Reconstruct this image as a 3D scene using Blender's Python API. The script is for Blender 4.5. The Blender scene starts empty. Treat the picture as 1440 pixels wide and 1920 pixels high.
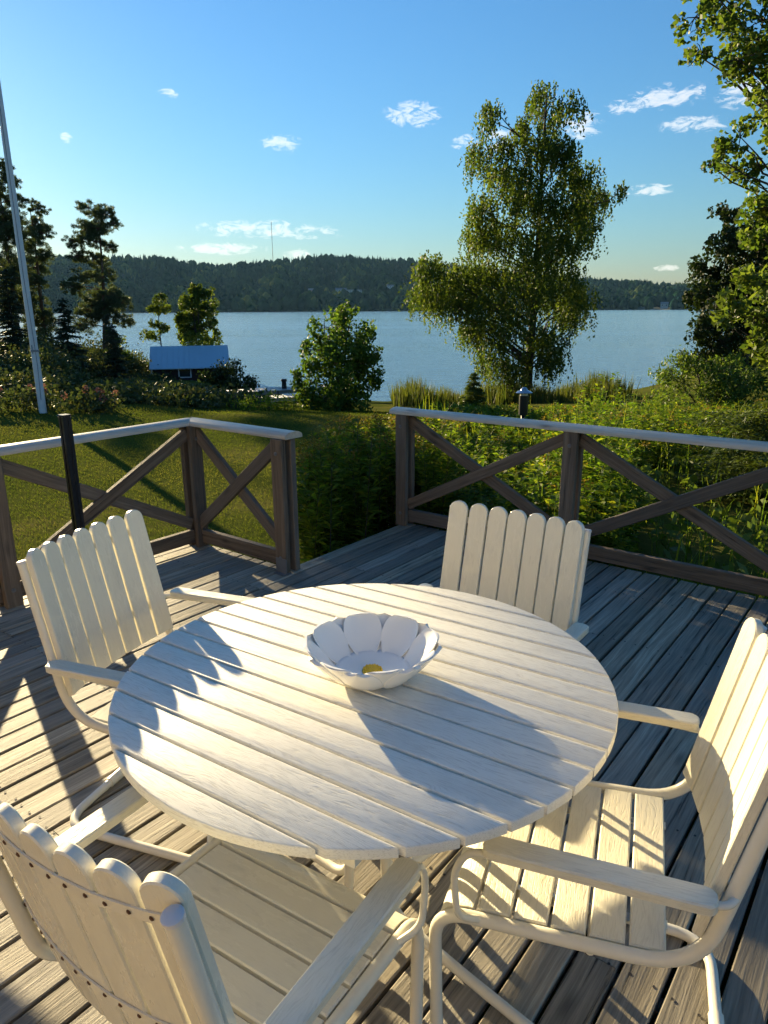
import bpy, math, random
import numpy as np
from mathutils import Matrix, Vector, Euler

random.seed(7)
rng = np.random.default_rng(11)
R = math.radians
sc = bpy.context.scene
COL = sc.collection

# ------------------------------------------------------------------ camera
EYE = 1.59
cam_d = bpy.data.cameras.new('camera')
cam = bpy.data.objects.new('camera', cam_d)
COL.objects.link(cam)
cam.matrix_world = (Matrix.Translation((0, 0, EYE)) @ Matrix.Rotation(R(90 - 16.0045), 4, 'X')
                    @ Matrix.Rotation(-0.00599, 4, 'Z'))
cam_d.sensor_fit = 'VERTICAL'
cam_d.sensor_height = 36.0
cam_d.lens = 36.0 * 1328.4 / 1920.0
cam_d.clip_start = 0.05
cam_d.clip_end = 9000
sc.camera = cam

# ------------------------------------------------------------------ light and exposure
SUN_AZ, SUN_EL = -33.7, 13.2           # degrees; azimuth clockwise from +Y
sun_dir = Vector((math.sin(R(SUN_AZ)) * math.cos(R(SUN_EL)), math.cos(R(SUN_AZ)) * math.cos(R(SUN_EL)), math.sin(R(SUN_EL))))
sun_d = bpy.data.lights.new('sun', 'SUN')
sun_d.energy = 4.8
sun_d.angle = R(0.5)
sun_d.color = (1.0, 0.80, 0.46)
sun = bpy.data.objects.new('sun', sun_d)
COL.objects.link(sun)
sun.rotation_euler = (-sun_dir).to_track_quat('-Z', 'Y').to_euler()
sun.location = sun_dir * 100

SKY_STRENGTH = 0.0555
world = bpy.data.worlds.new('World')
sc.world = world
world.use_nodes = True
world.cycles.sampling_method = 'MANUAL'
world.cycles.sample_map_resolution = 512
vs = sc.view_settings
vs.view_transform = 'Standard'
vs.look = 'None'
vs.gamma = 1.0
vs.use_curve_mapping = False
vs.exposure = 1.76
sc.cycles.use_denoising = True
sc.cycles.max_bounces = 6
sc.cycles.diffuse_bounces = 3
sc.cycles.glossy_bounces = 3
sc.cycles.adaptive_threshold = 0.03
sc.cycles.transparent_max_bounces = 8
sc.cycles.volume_bounces = 0
sc.cycles.sample_clamp_indirect = 6.0


class NT:
    """tiny helper to wire shader nodes"""
    def __init__(self, nt):
        self.nt = nt
        nt.nodes.clear()

    def n(self, t, **kw):
        nd = self.nt.nodes.new(t)
        for k, v in kw.items():
            if k.startswith('i_'):
                key = k[2:].replace('__', ' ')
                key = int(key) if key.isdigit() else key
                self.put(nd.inputs[key], v)
            else:
                setattr(nd, k, v)
        return nd

    def put(self, sock, v):
        if isinstance(v, bpy.types.NodeSocket):
            self.nt.links.new(v, sock)
        elif isinstance(v, bpy.types.Node):
            self.nt.links.new(v.outputs[0], sock)
        else:
            sock.default_value = v

    def math(self, op, a, b=0.0, c=0.0, clamp=False):
        nd = self.nt.nodes.new('ShaderNodeMath')
        nd.operation = op
        nd.use_clamp = clamp
        for i, v in enumerate((a, b, c)):
            self.put(nd.inputs[i], v)
        return nd.outputs[0]

    def ramp(self, fac, stops, interp='LINEAR'):
        nd = self.nt.nodes.new('ShaderNodeValToRGB')
        cr = nd.color_ramp
        cr.interpolation = interp
        while len(cr.elements) < len(stops):
            cr.elements.new(0.5)
        for e, (p, c) in zip(cr.elements, stops):
            e.position = p
            e.color = (*c, 1) if len(c) == 3 else c
        self.put(nd.inputs[0], fac)
        return nd.outputs[0]

    def mix(self, fac, a, b, blend='MIX'):
        nd = self.nt.nodes.new('ShaderNodeMix')
        nd.data_type = 'RGBA'
        nd.blend_type = blend
        self.put(nd.inputs[0], fac)
        for i, v in ((6, a), (7, b)):
            if isinstance(v, tuple) and len(v) == 3:
                v = (*v, 1)
            self.put(nd.inputs[i], v)
        return nd.outputs[2]

    def vmath(self, op, a, b=(0, 0, 0)):
        nd = self.nt.nodes.new('ShaderNodeVectorMath')
        nd.operation = op
        self.put(nd.inputs[0], a)
        self.put(nd.inputs[1], b)
        return nd.outputs[0]

    def noise(self, vec, scale, detail=4.0, rough=0.55, distort=0.0):
        nd = self.n('ShaderNodeTexNoise')
        self.put(nd.inputs['Vector'], vec)
        nd.inputs['Scale'].default_value = scale
        nd.inputs['Detail'].default_value = detail
        nd.inputs['Roughness'].default_value = rough
        nd.inputs['Distortion'].default_value = distort
        return nd.outputs[0]


# ------------------------------------------------------------------ world: nishita sky plus small clouds by direction
def build_world():
    w = NT(world.node_tree)
    sky = w.n('ShaderNodeTexSky', sky_type='NISHITA')
    sky.sun_disc = False
    sky.sun_elevation = R(SUN_EL)
    sky.sun_rotation = R(SUN_AZ)
    sky.altitude = 100
    sky.air_density = 1.6
    sky.dust_density = 0.16
    sky.ozone_density = 8.2
    co = w.n('ShaderNodeTexCoord')
    sep = w.n('ShaderNodeSeparateXYZ')
    w.put(sep.inputs[0], co.outputs['Generated'])
    az = w.math('ARCTAN2', sep.outputs[0], sep.outputs[1])
    el = w.math('ARCSINE', sep.outputs[2])
    cmb = w.n('ShaderNodeCombineXYZ')
    w.put(cmb.inputs[0], az)
    w.put(cmb.inputs[1], w.math('MULTIPLY', el, 2.3))
    n1 = w.noise(cmb.outputs[0], 42.0, 8.0, 0.68, 1.0)
    n2 = w.noise(cmb.outputs[0], 70.0, 4.0, 0.6)
    # (azimuth deg, elevation deg, half width deg, half height deg, thickness)
    clouds = [(2.3, 13.3, 2.1, 0.75, 1.0), (-7.3, 11.4, 1.5, 0.6, 1.0), (-9.4, 5.75, 4.4, 0.62, 1.25), (-5.4, 5.6, 2.6, 0.5, 1.1),
              (-12.0, 4.35, 3.2, 0.40, 1.1), (-6.4, 4.05, 1.2, 0.35, 1.0), (19.8, 13.5, 2.6, 0.7, 1.05), (14.4, 12.2, 1.5, 0.8, 1.0),
              (17.2, 13.1, 1.5, 0.45, .85), (21.7, 11.7, 2.2, 0.55, 1.0), (18.9, 7.9, 2.0, 0.36, 1.0), (24.4, 13.2, 1.6, 0.8, 0.85), (6.0, 11.5, 1.0, 0.5, 0.9),
              (8.6, 11.5, 1.2, 0.9, 0.85), (-21.9, 11.1, 0.4, 0.3, 0.95), (-15.0, 14.2, 0.8, 0.35, 0.7), (20.8, 2.7, 0.9, 0.22, 0.8)]
    cr = random.Random(5)
    for k in range(8):   # the same kind of little clouds all round the sky
        a = 40 + 280 * (k + cr.random()) / 8
        clouds.append((a if a < 180 else a - 360, cr.uniform(4, 22), cr.uniform(1.2, 4.0), cr.uniform(0.4, 0.8), cr.uniform(0.8, 1.1)))
    ang = w.n('ShaderNodeCombineXYZ')
    w.put(ang.inputs[0], az)
    w.put(ang.inputs[1], el)
    acc = None
    for (a, e, wa, we, th) in clouds:
        nd = w.n('ShaderNodeVectorMath', operation='MULTIPLY_ADD')
        w.put(nd.inputs[0], ang.outputs[0])
        wa, we = wa * 1.15, we * 1.25
        nd.inputs[1].default_value = (1 / R(wa), 1 / R(we), 0)
        nd.inputs[2].default_value = (-a / wa, -e / we, 1 - th)
        dt = w.n('ShaderNodeVectorMath', operation='DOT_PRODUCT')
        w.put(dt.inputs[0], nd.outputs[0])
        w.put(dt.inputs[1], nd.outputs[0])
        acc = dt.outputs['Value'] if acc is None else w.math('MINIMUM', acc, dt.outputs['Value'])
    acc = w.math('SUBTRACT', 1.0, acc, clamp=True)
    turb = w.math('ADD', w.math('MULTIPLY', n1, 5.0), w.math('MULTIPLY', n2, 1.4))
    dens = w.math('SUBTRACT', w.math('ADD', acc, turb), 3.55)
    dens = w.math('MULTIPLY', dens, w.math('GREATER_THAN', acc, 0.0))
    dens = w.math('MULTIPLY', dens, w.math('MULTIPLY', acc, 3.0, clamp=True))
    fac = w.math('MULTIPLY', w.math('MULTIPLY', dens, 0.75, clamp=True), 0.95)
    body = w.ramp(w.math('MULTIPLY', dens, 0.8), [(0.0, (0.95, 0.93, 0.88)), (0.5, (1.0, 0.96, 0.88)), (1.0, (0.72, 0.70, 0.68))])
    glow = w.vmath('SCALE', body)
    glow.node.inputs[3].default_value = 8.6
    warm = w.mix(0.25, glow, sky.outputs[0])
    colr = w.mix(fac, sky.outputs[0], warm)
    bg = w.n('ShaderNodeBackground')
    w.put(bg.inputs[0], colr)
    bg.inputs[1].default_value = SKY_STRENGTH
    out = w.n('ShaderNodeOutputWorld')
    w.put(out.inputs[0], bg.outputs[0])


build_world()


# ------------------------------------------------------------------ materials
MATS = {}


def new_mat(name):
    m = bpy.data.materials.new(name)
    m.use_nodes = True
    MATS[name] = m
    return m, NT(m.node_tree)


def finish(w, bsdf, bump_h=None, strength=0.3, dist=0.002, disp=None):
    if bump_h is not None:
        b = w.n('ShaderNodeBump')
        b.inputs['Strength'].default_value = strength
        b.inputs['Distance'].default_value = dist
        w.put(b.inputs['Height'], bump_h)
        w.put(bsdf.inputs['Normal'], b.outputs[0])
    out = w.n('ShaderNodeOutputMaterial')
    w.put(out.inputs[0], bsdf.outputs[0])


def principled(w, col, rough=0.5, spec=0.4, metal=0.0):
    p = w.n('ShaderNodeBsdfPrincipled')
    if isinstance(col, tuple) and len(col) == 3:
        col = (*col, 1)
    w.put(p.inputs['Base Color'], col)
    w.put(p.inputs['Roughness'], rough)
    p.inputs['Specular IOR Level'].default_value = spec
    p.inputs['Metallic'].default_value = metal
    return p


def obj_coord(w, jitter=9.0):
    co = w.n('ShaderNodeTexCoord')
    oi = w.n('ShaderNodeObjectInfo')
    off = w.n('ShaderNodeCombineXYZ')
    w.put(off.inputs[0], w.math('MULTIPLY', oi.outputs['Random'], jitter))
    w.put(off.inputs[1], w.math('MULTIPLY', oi.outputs['Random'], jitter * 3.7))
    w.put(off.inputs[2], w.math('MULTIPLY', oi.outputs['Random'], jitter * 1.9))
    v = w.vmath('ADD', co.outputs['Object'], off.outputs[0])
    return v, oi.outputs['Random']


def wood(name, dark, mid, light, rough=0.75, spec=0.25, crack=0.8, tint=0.25, bump=0.7, warp=0.06):
    """timber with the grain along the object's own x axis"""
    m, w = new_mat(name)
    v, rnd = obj_coord(w)
    sway = w.noise(w.vmath('MULTIPLY', v, (1.3, 4, 4)), 1.0, 2)
    sw = w.n('ShaderNodeCombineXYZ')
    w.put(sw.inputs[1], w.math('MULTIPLY', w.math('SUBTRACT', sway, 0.5), warp))
    vv = w.vmath('ADD', v, sw.outputs[0])
    fib = w.noise(w.vmath('MULTIPLY', vv, (5, 150, 150)), 1.0, 6, 0.65)
    ring = w.noise(w.vmath('MULTIPLY', vv, (1.1, 42, 42)), 1.0, 4, 0.6, 0.6)
    blot = w.noise(w.vmath('MULTIPLY', v, (2.2, 9, 9)), 1.0, 4, 0.6)
    vo = w.n('ShaderNodeTexVoronoi')
    vo.feature = 'F1'
    w.put(vo.inputs['Vector'], w.vmath('MULTIPLY', vv, (2.6, 9.0, 9.0)))
    vo.inputs['Scale'].default_value = 1.0
    knot = w.math('SUBTRACT', 1.0, w.math('MULTIPLY', vo.outputs['Distance'], 5.6), clamp=True)
    g = w.math('ADD', w.math('MULTIPLY', ring, 0.55), w.math('MULTIPLY', fib, 0.45))
    col = w.ramp(g, [(0.30, dark), (0.5, mid), (0.68, light)])
    col = w.mix(w.math('MULTIPLY', w.math('SUBTRACT', blot, 0.38, clamp=True), 1.2, clamp=True), col, tuple(c * 0.62 for c in mid))
    crk = w.math('MULTIPLY', w.math('SUBTRACT', 0.415, g, clamp=True), 16.0, clamp=True)
    col = w.mix(w.math('MULTIPLY', crk, crack), col, tuple(c * 0.28 for c in dark))
    col = w.mix(w.math('MULTIPLY', knot, 0.85), col, tuple(c * 0.35 for c in dark))
    grey = sum(mid) / 3
    r2 = w.math('FRACT', w.math('MULTIPLY', rnd, 17.3))
    col = w.mix(w.math('MULTIPLY', r2, 0.45), col, w.mix(g, (grey * 0.55,) * 3, (grey * 1.35, grey * 1.34, grey * 1.28)))
    val = w.math('ADD', w.math('MULTIPLY', rnd, tint * 2), 1.0 - tint)
    hsv = w.n('ShaderNodeHueSaturation')
    w.put(hsv.inputs['Color'], col)
    w.put(hsv.inputs['Value'], val)
    p = principled(w, hsv.outputs[0], rough, spec)
    h = w.math('SUBTRACT', w.math('ADD', g, w.math('MULTIPLY', fib, 0.5)), w.math('MULTIPLY', crk, 0.8))
    finish(w, p, h, bump, 0.003)
    return m


wood('deck_wood', (0.075, 0.062, 0.043), (0.27, 0.232, 0.168), (0.50, 0.43, 0.315), rough=0.66, spec=0.3, tint=0.30, bump=1.0)
wood('rail_wood', (0.062, 0.044, 0.030), (0.155, 0.112, 0.076), (0.26, 0.19, 0.13), rough=0.7, tint=0.2)
wood('cap_wood', (0.42, 0.35, 0.26), (0.62, 0.53, 0.41), (0.72, 0.63, 0.50), rough=0.42, spec=0.4, crack=0.4, tint=0.1, bump=0.25)
wood('dock_wood', (0.12, 0.12, 0.12), (0.26, 0.26, 0.26), (0.36, 0.36, 0.36), rough=0.5)


def painted(name, base, line, rough, depth, streak=1.0, spec=0.5, grime=1.0, soft=9.0):
    """painted or moulded slat with an embossed grain along its own x axis"""
    m, w = new_mat(name)
    v, rnd = obj_coord(w)
    sway = w.noise(w.vmath('MULTIPLY', v, (5, 16, 5)), 1.0, 2)
    sw = w.n('ShaderNodeCombineXYZ')
    w.put(sw.inputs[1], w.math('MULTIPLY', w.math('SUBTRACT', sway, 0.5), 0.05))
    vv = w.vmath('ADD', v, sw.outputs[0])
    a = w.noise(w.vmath('MULTIPLY', vv, (24, 420, 420)), 1.0, 3, 0.55, 0.6)
    lines = w.math('MULTIPLY', w.math('SUBTRACT', 0.50, a, clamp=True), soft, clamp=True)
    dirt = w.noise(w.vmath('MULTIPLY', v, (4, 12, 12)), 1.0, 5, 0.65)
    col = w.mix(w.math('MULTIPLY', lines, streak), base, line)
    col = w.mix(w.math('MULTIPLY', w.math('SUBTRACT', dirt, 0.52, clamp=True), 2.6, clamp=True), col, tuple(c * 0.74 for c in base))
    smear = w.noise(w.vmath('MULTIPLY', v, (14, 60, 60)), 1.0, 6, 0.7)
    col = w.mix(w.math('MULTIPLY', w.math('MULTIPLY', w.math('SUBTRACT', smear, 0.57, clamp=True), 8.0, clamp=True), w.math('MULTIPLY', dirt, 0.45 * grime)), col, tuple(c * 0.5 for c in base))
    p = principled(w, col, w.math('ADD', rough - 0.08, w.math('MULTIPLY', dirt, 0.16)), spec)
    finish(w, p, w.math('MULTIPLY', lines, -1.0), depth, 0.0012)
    return m


painted('table_plank', (0.80, 0.765, 0.665), (0.66, 0.62, 0.525), 0.55, 0.3, 1.0, spec=0.3, grime=0.0, soft=7.0)
painted('chair_slat', (0.78, 0.725, 0.565), (0.69, 0.635, 0.48), 0.38, 0.45, 0.8)
painted('chair_slat_smooth', (0.77, 0.725, 0.585), (0.735, 0.69, 0.55), 0.27, 0.12, 0.5)


def plain(name, col, rough=0.5, spec=0.4, metal=0.0, var=0.0, scale=8.0, bump=0.0):
    m, w = new_mat(name)
    c = col
    h = None
    if var:
        v, rnd = obj_coord(w)
        nz = w.noise(v, scale, 5, 0.6)
        c = w.mix(nz, tuple(x * (1 - var) for x in col), tuple(min(1, x * (1 + var)) for x in col))
        h = nz
    p = principled(w, c, rough, spec, metal)
    finish(w, p, h if bump else None, bump, 0.01)
    return m


plain('tube_paint', (0.76, 0.715, 0.59), 0.25, 0.5, var=0.06, scale=30)
plain('cap_plastic', (0.66, 0.63, 0.60), 0.35)
plain('rust', (0.10, 0.045, 0.02), 0.8, var=0.3)
plain('screw_steel', (0.035, 0.030, 0.028), 0.6)
plain('galvanised', (0.20, 0.20, 0.21), 0.5, metal=0.6, var=0.3)
plain('ceramic', (0.86, 0.84, 0.79), 0.12, 0.6)
plain('bowl_yellow', (0.62, 0.43, 0.03), 0.45, var=0.3, scale=90)
plain('pole_black', (0.010, 0.011, 0.016), 0.32, 0.5)
plain('pole_white', (0.62, 0.62, 0.64), 0.35, var=0.1)
plain('rope', (0.25, 0.25, 0.27), 0.8)
plain('lamp_metal', (0.012, 0.012, 0.013), 0.4)
plain('lamp_cap', (0.42, 0.43, 0.45), 0.22, metal=0.9)
plain('lamp_glass', (0.75, 0.72, 0.65), 0.2)
plain('hut_wall', (0.030, 0.012, 0.012), 0.8, var=0.25)
plain('hut_white', (0.60, 0.60, 0.62), 0.6)
plain('hut_roof', (0.32, 0.46, 0.56), 0.3, 0.5, metal=0.0, var=0.06, scale=3)
plain('dark_glass', (0.02, 0.025, 0.03), 0.06, 0.6)
plain('bark', (0.045, 0.034, 0.026), 0.9, var=0.4, scale=14, bump=0.6)
plain('pine_bark', (0.085, 0.048, 0.030), 0.9, var=0.4, scale=10, bump=0.6)
plain('twig', (0.05, 0.04, 0.025), 0.8)
plain('house_tan', (0.56, 0.44, 0.30), 0.7, var=0.08)
plain('house_pale', (0.46, 0.45, 0.44), 0.7)
plain('house_red', (0.22, 0.10, 0.08), 0.7)
plain('house_roof', (0.18, 0.17, 0.18), 0.7)
plain('mast_steel', (0.10, 0.09, 0.09), 0.6)
plain('soil', (0.025, 0.020, 0.014), 0.95, var=0.3)
plain('rock', (0.12, 0.115, 0.11), 0.85, var=0.35, scale=4, bump=0.5)

# birch bark: white with dark bands
m, w = new_mat('birch_bark')
v, rnd = obj_coord(w)
nz = w.noise(w.vmath('MULTIPLY', v, (3, 3, 9)), 1.0, 5, 0.65)
p = principled(w, w.ramp(nz, [(0.42, (0.05, 0.045, 0.04)), (0.60, (0.30, 0.28, 0.25))]), 0.8)
finish(w, p, nz, 0.4, 0.01)


def leaf_mat(name, stops, trans=0.45, rough=0.55, spec=0.18, boost=(1.25, 1.25, 0.55)):
    m, w = new_mat(name)
    at = w.n('ShaderNodeAttribute', attribute_name='tint')
    col = w.ramp(at.outputs['Fac'], stops)
    p = principled(w, col, rough, spec)
    tr = w.n('ShaderNodeBsdfTranslucent')
    w.put(tr.inputs[0], w.mix(1.0, col, boost, 'MULTIPLY'))
    mx = w.n('ShaderNodeMixShader')
    mx.inputs[0].default_value = trans
    w.put(mx.inputs[1], p.outputs[0])
    w.put(mx.inputs[2], tr.outputs[0])
    out = w.n('ShaderNodeOutputMaterial')
    w.put(out.inputs[0], mx.outputs[0])
    return m


leaf_mat('birch_leaf', [(0.0, (0.032, 0.060, 0.012)), (0.6, (0.074, 0.110, 0.020)), (1.0, (0.135, 0.158, 0.030))], trans=0.5, spec=0.12)
leaf_mat('bush_leaf', [(0.0, (0.032, 0.068, 0.012)), (0.7, (0.070, 0.128, 0.019)), (1.0, (0.14, 0.20, 0.03))], trans=0.5)
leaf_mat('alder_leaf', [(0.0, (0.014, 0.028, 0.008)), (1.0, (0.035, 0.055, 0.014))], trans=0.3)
leaf_mat('aspen_leaf', [(0.0, (0.050, 0.092, 0.016)), (0.6, (0.090, 0.142, 0.024)), (1.0, (0.16, 0.20, 0.04))], trans=0.5, rough=0.5, spec=0.2)
leaf_mat('ash_leaf', [(0.0, (0.055, 0.095, 0.016)), (1.0, (0.13, 0.17, 0.035))], trans=0.5, rough=0.4)
leaf_mat('pine_needle', [(0.0, (0.034, 0.054, 0.030)), (1.0, (0.090, 0.115, 0.058))], trans=0.40)
leaf_mat('spruce_needle', [(0.0, (0.022, 0.036, 0.020)), (1.0, (0.048, 0.066, 0.034))], trans=0.15)
leaf_mat('near_spruce_needle', [(0.0, (0.045, 0.075, 0.018)), (1.0, (0.11, 0.145, 0.030))], trans=0.35)
leaf_mat('hedge_leaf', [(0.0, (0.034, 0.052, 0.020)), (0.8, (0.070, 0.088, 0.036)), (1.0, (0.11, 0.105, 0.048))], trans=0.3, spec=0.1)
leaf_mat('goldenrod_leaf', [(0.0, (0.075, 0.125, 0.014)), (0.6, (0.135, 0.195, 0.020)), (1.0, (0.24, 0.26, 0.030))], trans=0.62, spec=0.2)
leaf_mat('goldenrod_flower', [(0.0, (0.12, 0.095, 0.02)), (1.0, (0.26, 0.18, 0.03))], trans=0.4)
leaf_mat('wild_leaf', [(0.0, (0.052, 0.105, 0.012)), (0.6, (0.105, 0.175, 0.018)), (1.0, (0.25, 0.27, 0.028))], trans=0.55, spec=0.2)
leaf_mat('herb_leaf', [(0.0, (0.060, 0.095, 0.016)), (1.0, (0.13, 0.18, 0.03))], trans=0.4, rough=0.4)
leaf_mat('grass_blade', [(0.0, (0.044, 0.072, 0.012)), (0.6, (0.084, 0.104, 0.020)), (1.0, (0.150, 0.140, 0.040))], trans=0.45, spec=0.0, rough=0.9)
leaf_mat('reed_blade', [(0.0, (0.035, 0.055, 0.012)), (1.0, (0.11, 0.12, 0.028))], trans=0.45)
leaf_mat('flower_pink', [(0.0, (0.10, 0.035, 0.045)), (1.0, (0.26, 0.13, 0.13))], trans=0.3)
leaf_mat('forest_leaf', [(0.0, (0.005, 0.020, 0.016)), (0.45, (0.012, 0.036, 0.022)), (0.75, (0.036, 0.064, 0.026)), (1.0, (0.085, 0.105, 0.034))], trans=0.15, rough=1.0, spec=0.0)

# lawn / soil
m, w = new_mat('lawn')
co = w.n('ShaderNodeTexCoord')
v = co.outputs['Object']
a = w.noise(v, 0.55, 5, 0.6)
b = w.noise(v, 14.0, 4, 0.7)
c = w.noise(v, 130.0, 3, 0.7)
col = w.ramp(w.math('ADD', w.math('MULTIPLY', a, 0.55), w.math('ADD', w.math('MULTIPLY', b, 0.25), w.math('MULTIPLY', c, 0.2))),
             [(0.36, (0.040, 0.058, 0.012)), (0.5, (0.074, 0.086, 0.018)), (0.62, (0.128, 0.116, 0.034))])
p = principled(w, col, 0.95, 0.0)
finish(w, p, w.math('ADD', b, c), 0.5, 0.02)

# hill ground
plain('hill_soil', (0.018, 0.030, 0.016), 0.95, var=0.3, scale=0.02)

# lake
m, w = new_mat('lake_water')
co = w.n('ShaderNodeTexCoord')
v = co.outputs['Object']
a = w.noise(w.vmath('MULTIPLY', v, (0.55, 1.6, 1)), 1.0, 5, 0.62, 0.3)
b = w.noise(w.vmath('MULTIPLY', v, (0.012, 0.05, 1)), 1.0, 3, 0.5)
gust = w.math('ADD', 0.05, w.math('MULTIPLY', b, 1.9))
p = principled(w, (0.16, 0.29, 0.40), w.math('ADD', 0.08, w.math('MULTIPLY', b, 0.12)), 0.9)  # paler than water's own colour: sky reflection brightness put into the base colour
p.inputs['IOR'].default_value = 1.33
bm = w.n('ShaderNodeBump')
bm.inputs['Distance'].default_value = 0.12
w.put(bm.inputs['Strength'], gust)
w.put(bm.inputs['Height'], a)
w.put(p.inputs['Normal'], bm.outputs[0])
out = w.n('ShaderNodeOutputMaterial')
w.put(out.inputs[0], p.outputs[0])


# ------------------------------------------------------------------ mesh helpers
class Geo:
    """collects simple solids, then becomes ONE mesh object"""
    def __init__(self):
        self.v, self.f = [], []

    def add(self, vs, fs):
        o = len(self.v)
        self.v += [tuple(p) for p in vs]
        self.f += [tuple(i + o for i in f) for f in fs]
        return self

    def prism(self, prof, x0, x1):
        """profile points (y, z) swept along x"""
        n = len(prof)
        vs = [(x0, y, z) for y, z in prof] + [(x1, y, z) for y, z in prof]
        fs = [(i, (i + 1) % n, n + (i + 1) % n, n + i) for i in range(n)]
        fs += [tuple(range(n))[::-1], tuple(range(n, 2 * n))]
        return self.add(vs, fs)

    def plank(self, x0, x1, wy, hz, c=0.003, cy=0.0, cz=0.0):
        a, b = wy / 2, hz / 2
        prof = [(-a + c, -b), (a - c, -b), (a, -b + c), (a, b - c), (a - c, b), (-a + c, b), (-a, b - c), (-a, -b + c)]
        return self.prism([(cy + y, cz + z) for y, z in prof], x0, x1)

    def box(self, x0, x1, y0, y1, z0, z1):
        vs = [(x, y, z) for z in (z0, z1) for y in (y0, y1) for x in (x0, x1)]
        return self.add(vs, [(0, 2, 3, 1), (4, 5, 7, 6), (0, 1, 5, 4), (2, 6, 7, 3), (0, 4, 6, 2), (1, 3, 7, 5)])

    def tube(self, pts, r, n=8, caps=True):
        pts = [Vector(p) for p in pts]
        rs = r if isinstance(r, (list, tuple)) else [r] * len(pts)
        vs, fs = [], []
        t0 = (pts[1] - pts[0]).normalized()
        ref = Vector((0, 0, 1)) if abs(t0.z) < 0.9 else Vector((1, 0, 0))
        nx = t0.cross(ref).normalized()
        for i, p in enumerate(pts):
            t = (pts[min(i + 1, len(pts) - 1)] - pts[max(i - 1, 0)]).normalized()
            nx = (nx - t * nx.dot(t)).normalized()
            ny = t.cross(nx)
            for k in range(n):
                a = 2 * math.pi * k / n
                vs.append(p + (nx * math.cos(a) + ny * math.sin(a)) * rs[i])
        for i in range(len(pts) - 1):
            for k in range(n):
                fs.append((i * n + k, i * n + (k + 1) % n, (i + 1) * n + (k + 1) % n, (i + 1) * n + k))
        if caps:
            fs.append(tuple(range(n))[::-1])
            fs.append(tuple((len(pts) - 1) * n + k for k in range(n)))
        return self.add(vs, fs)

    def lathe(self, prof, n=24, cx=0.0, cy=0.0):
        vs, fs = [], []
        for r, z in prof:
            for k in range(n):
                a = 2 * math.pi * k / n
                vs.append((cx + r * math.cos(a), cy + r * math.sin(a), z))
        for i in range(len(prof) - 1):
            for k in range(n):
                fs.append((i * n + k, i * n + (k + 1) % n, (i + 1) * n + (k + 1) % n, (i + 1) * n + k))
        if prof[0][0] > 1e-6:
            fs.append(tuple(range(n))[::-1])
        if prof[-1][0] > 1e-6:
            fs.append(tuple((len(prof) - 1) * n + k for k in range(n)))
        return self.add(vs, fs)

    def mesh(self, name, smooth=False):
        me = bpy.data.meshes.new(name)
        me.from_pydata(self.v, [], self.f)
        if smooth:
            me.polygons.foreach_set('use_smooth', [True] * len(me.polygons))
        me.update()
        return me

    def build(self, name, mat, parent=None, smooth=False, mw=None):
        return link(name, self.mesh(name, smooth), mat, parent, mw)


def link(name, me, mat, parent=None, mw=None):
    if mat and not me.materials:
        me.materials.append(MATS[mat])
    o = bpy.data.objects.new(name, me)
    COL.objects.link(o)
    if parent:
        o.parent = parent
    if mw is not None:
        o.matrix_local = mw
    return o


def smooth_angle(o, deg=40):
    me = o.data
    me.polygons.foreach_set('use_smooth', [True] * len(me.polygons))
    me.set_sharp_from_angle(angle=R(deg))
    return o


def thing(name, label, cat, loc=(0, 0, 0), rotz=0.0, group=None, kind=None):
    o = bpy.data.objects.new(name, None)
    COL.objects.link(o)
    o.location = loc
    o.rotation_euler = (0, 0, rotz)
    o.empty_display_size = 0.2
    tag(o, label, cat, group, kind)
    return o


def tag(o, label=None, cat=None, group=None, kind=None):
    for k, v in (('label', label), ('category', cat), ('group', group), ('kind', kind)):
        if v:
            o[k] = v
    return o


def frame_to(p, q, up=Vector((0, 0, 1))):
    """matrix whose x axis runs p -> q, z axis as near to up as it can"""
    p, q = Vector(p), Vector(q)
    x = (q - p).normalized()
    y = up.cross(x).normalized()
    z = x.cross(y)
    return Matrix(((x.x, y.x, z.x, p.x), (x.y, y.y, z.y, p.y), (x.z, y.z, z.z, p.z), (0, 0, 0, 1)))


def round_path(pts, rad, seg=6):
    """polyline with rounded corners"""
    pts = [Vector(p) for p in pts]
    rad = rad if isinstance(rad, (list, tuple)) else [rad] * len(pts)
    out = [pts[0]]
    for i in range(1, len(pts) - 1):
        a, b, c = pts[i - 1], pts[i], pts[i + 1]
        u, v = (a - b), (c - b)
        r = min(rad[i], u.length * 0.48, v.length * 0.48)
        p0, p1 = b + u.normalized() * r, b + v.normalized() * r
        for k in range(seg + 1):
            t = k / seg
            out.append(p0 * (1 - t) ** 2 + b * 2 * t * (1 - t) + p1 * t * t)
    out.append(pts[-1])
    return out


def np_mesh(name, V, nper, mat, parent=None, tint=None, kind=None, faces=None):
    """V: (N*nper, 3) vertices, every nper of them one polygon (or faces: (M, k) indices)"""
    V = np.asarray(V, dtype=np.float32)
    if faces is None:
        faces = np.arange(len(V), dtype=np.int32).reshape(-1, nper)
    nf, k = faces.shape
    me = bpy.data.meshes.new(name)
    me.vertices.add(len(V))
    me.vertices.foreach_set('co', V.ravel())
    me.loops.add(nf * k)
    me.loops.foreach_set('vertex_index', faces.astype(np.int32).ravel())
    me.polygons.add(nf)
    me.polygons.foreach_set('loop_start', np.arange(0, nf * k, k, dtype=np.int32))
    me.polygons.foreach_set('loop_total', np.full(nf, k, dtype=np.int32))
    if tint is not None:
        at = me.attributes.new('tint', 'FLOAT', 'POINT')
        at.data.foreach_set('value', np.asarray(tint, dtype=np.float32))
    me.update()
    me.validate()
    o = link(name, me, mat, parent)
    if kind:
        o['kind'] = kind
    return o


def unit(a):
    return a / np.maximum(np.linalg.norm(a, axis=1, keepdims=True), 1e-9)


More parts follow.
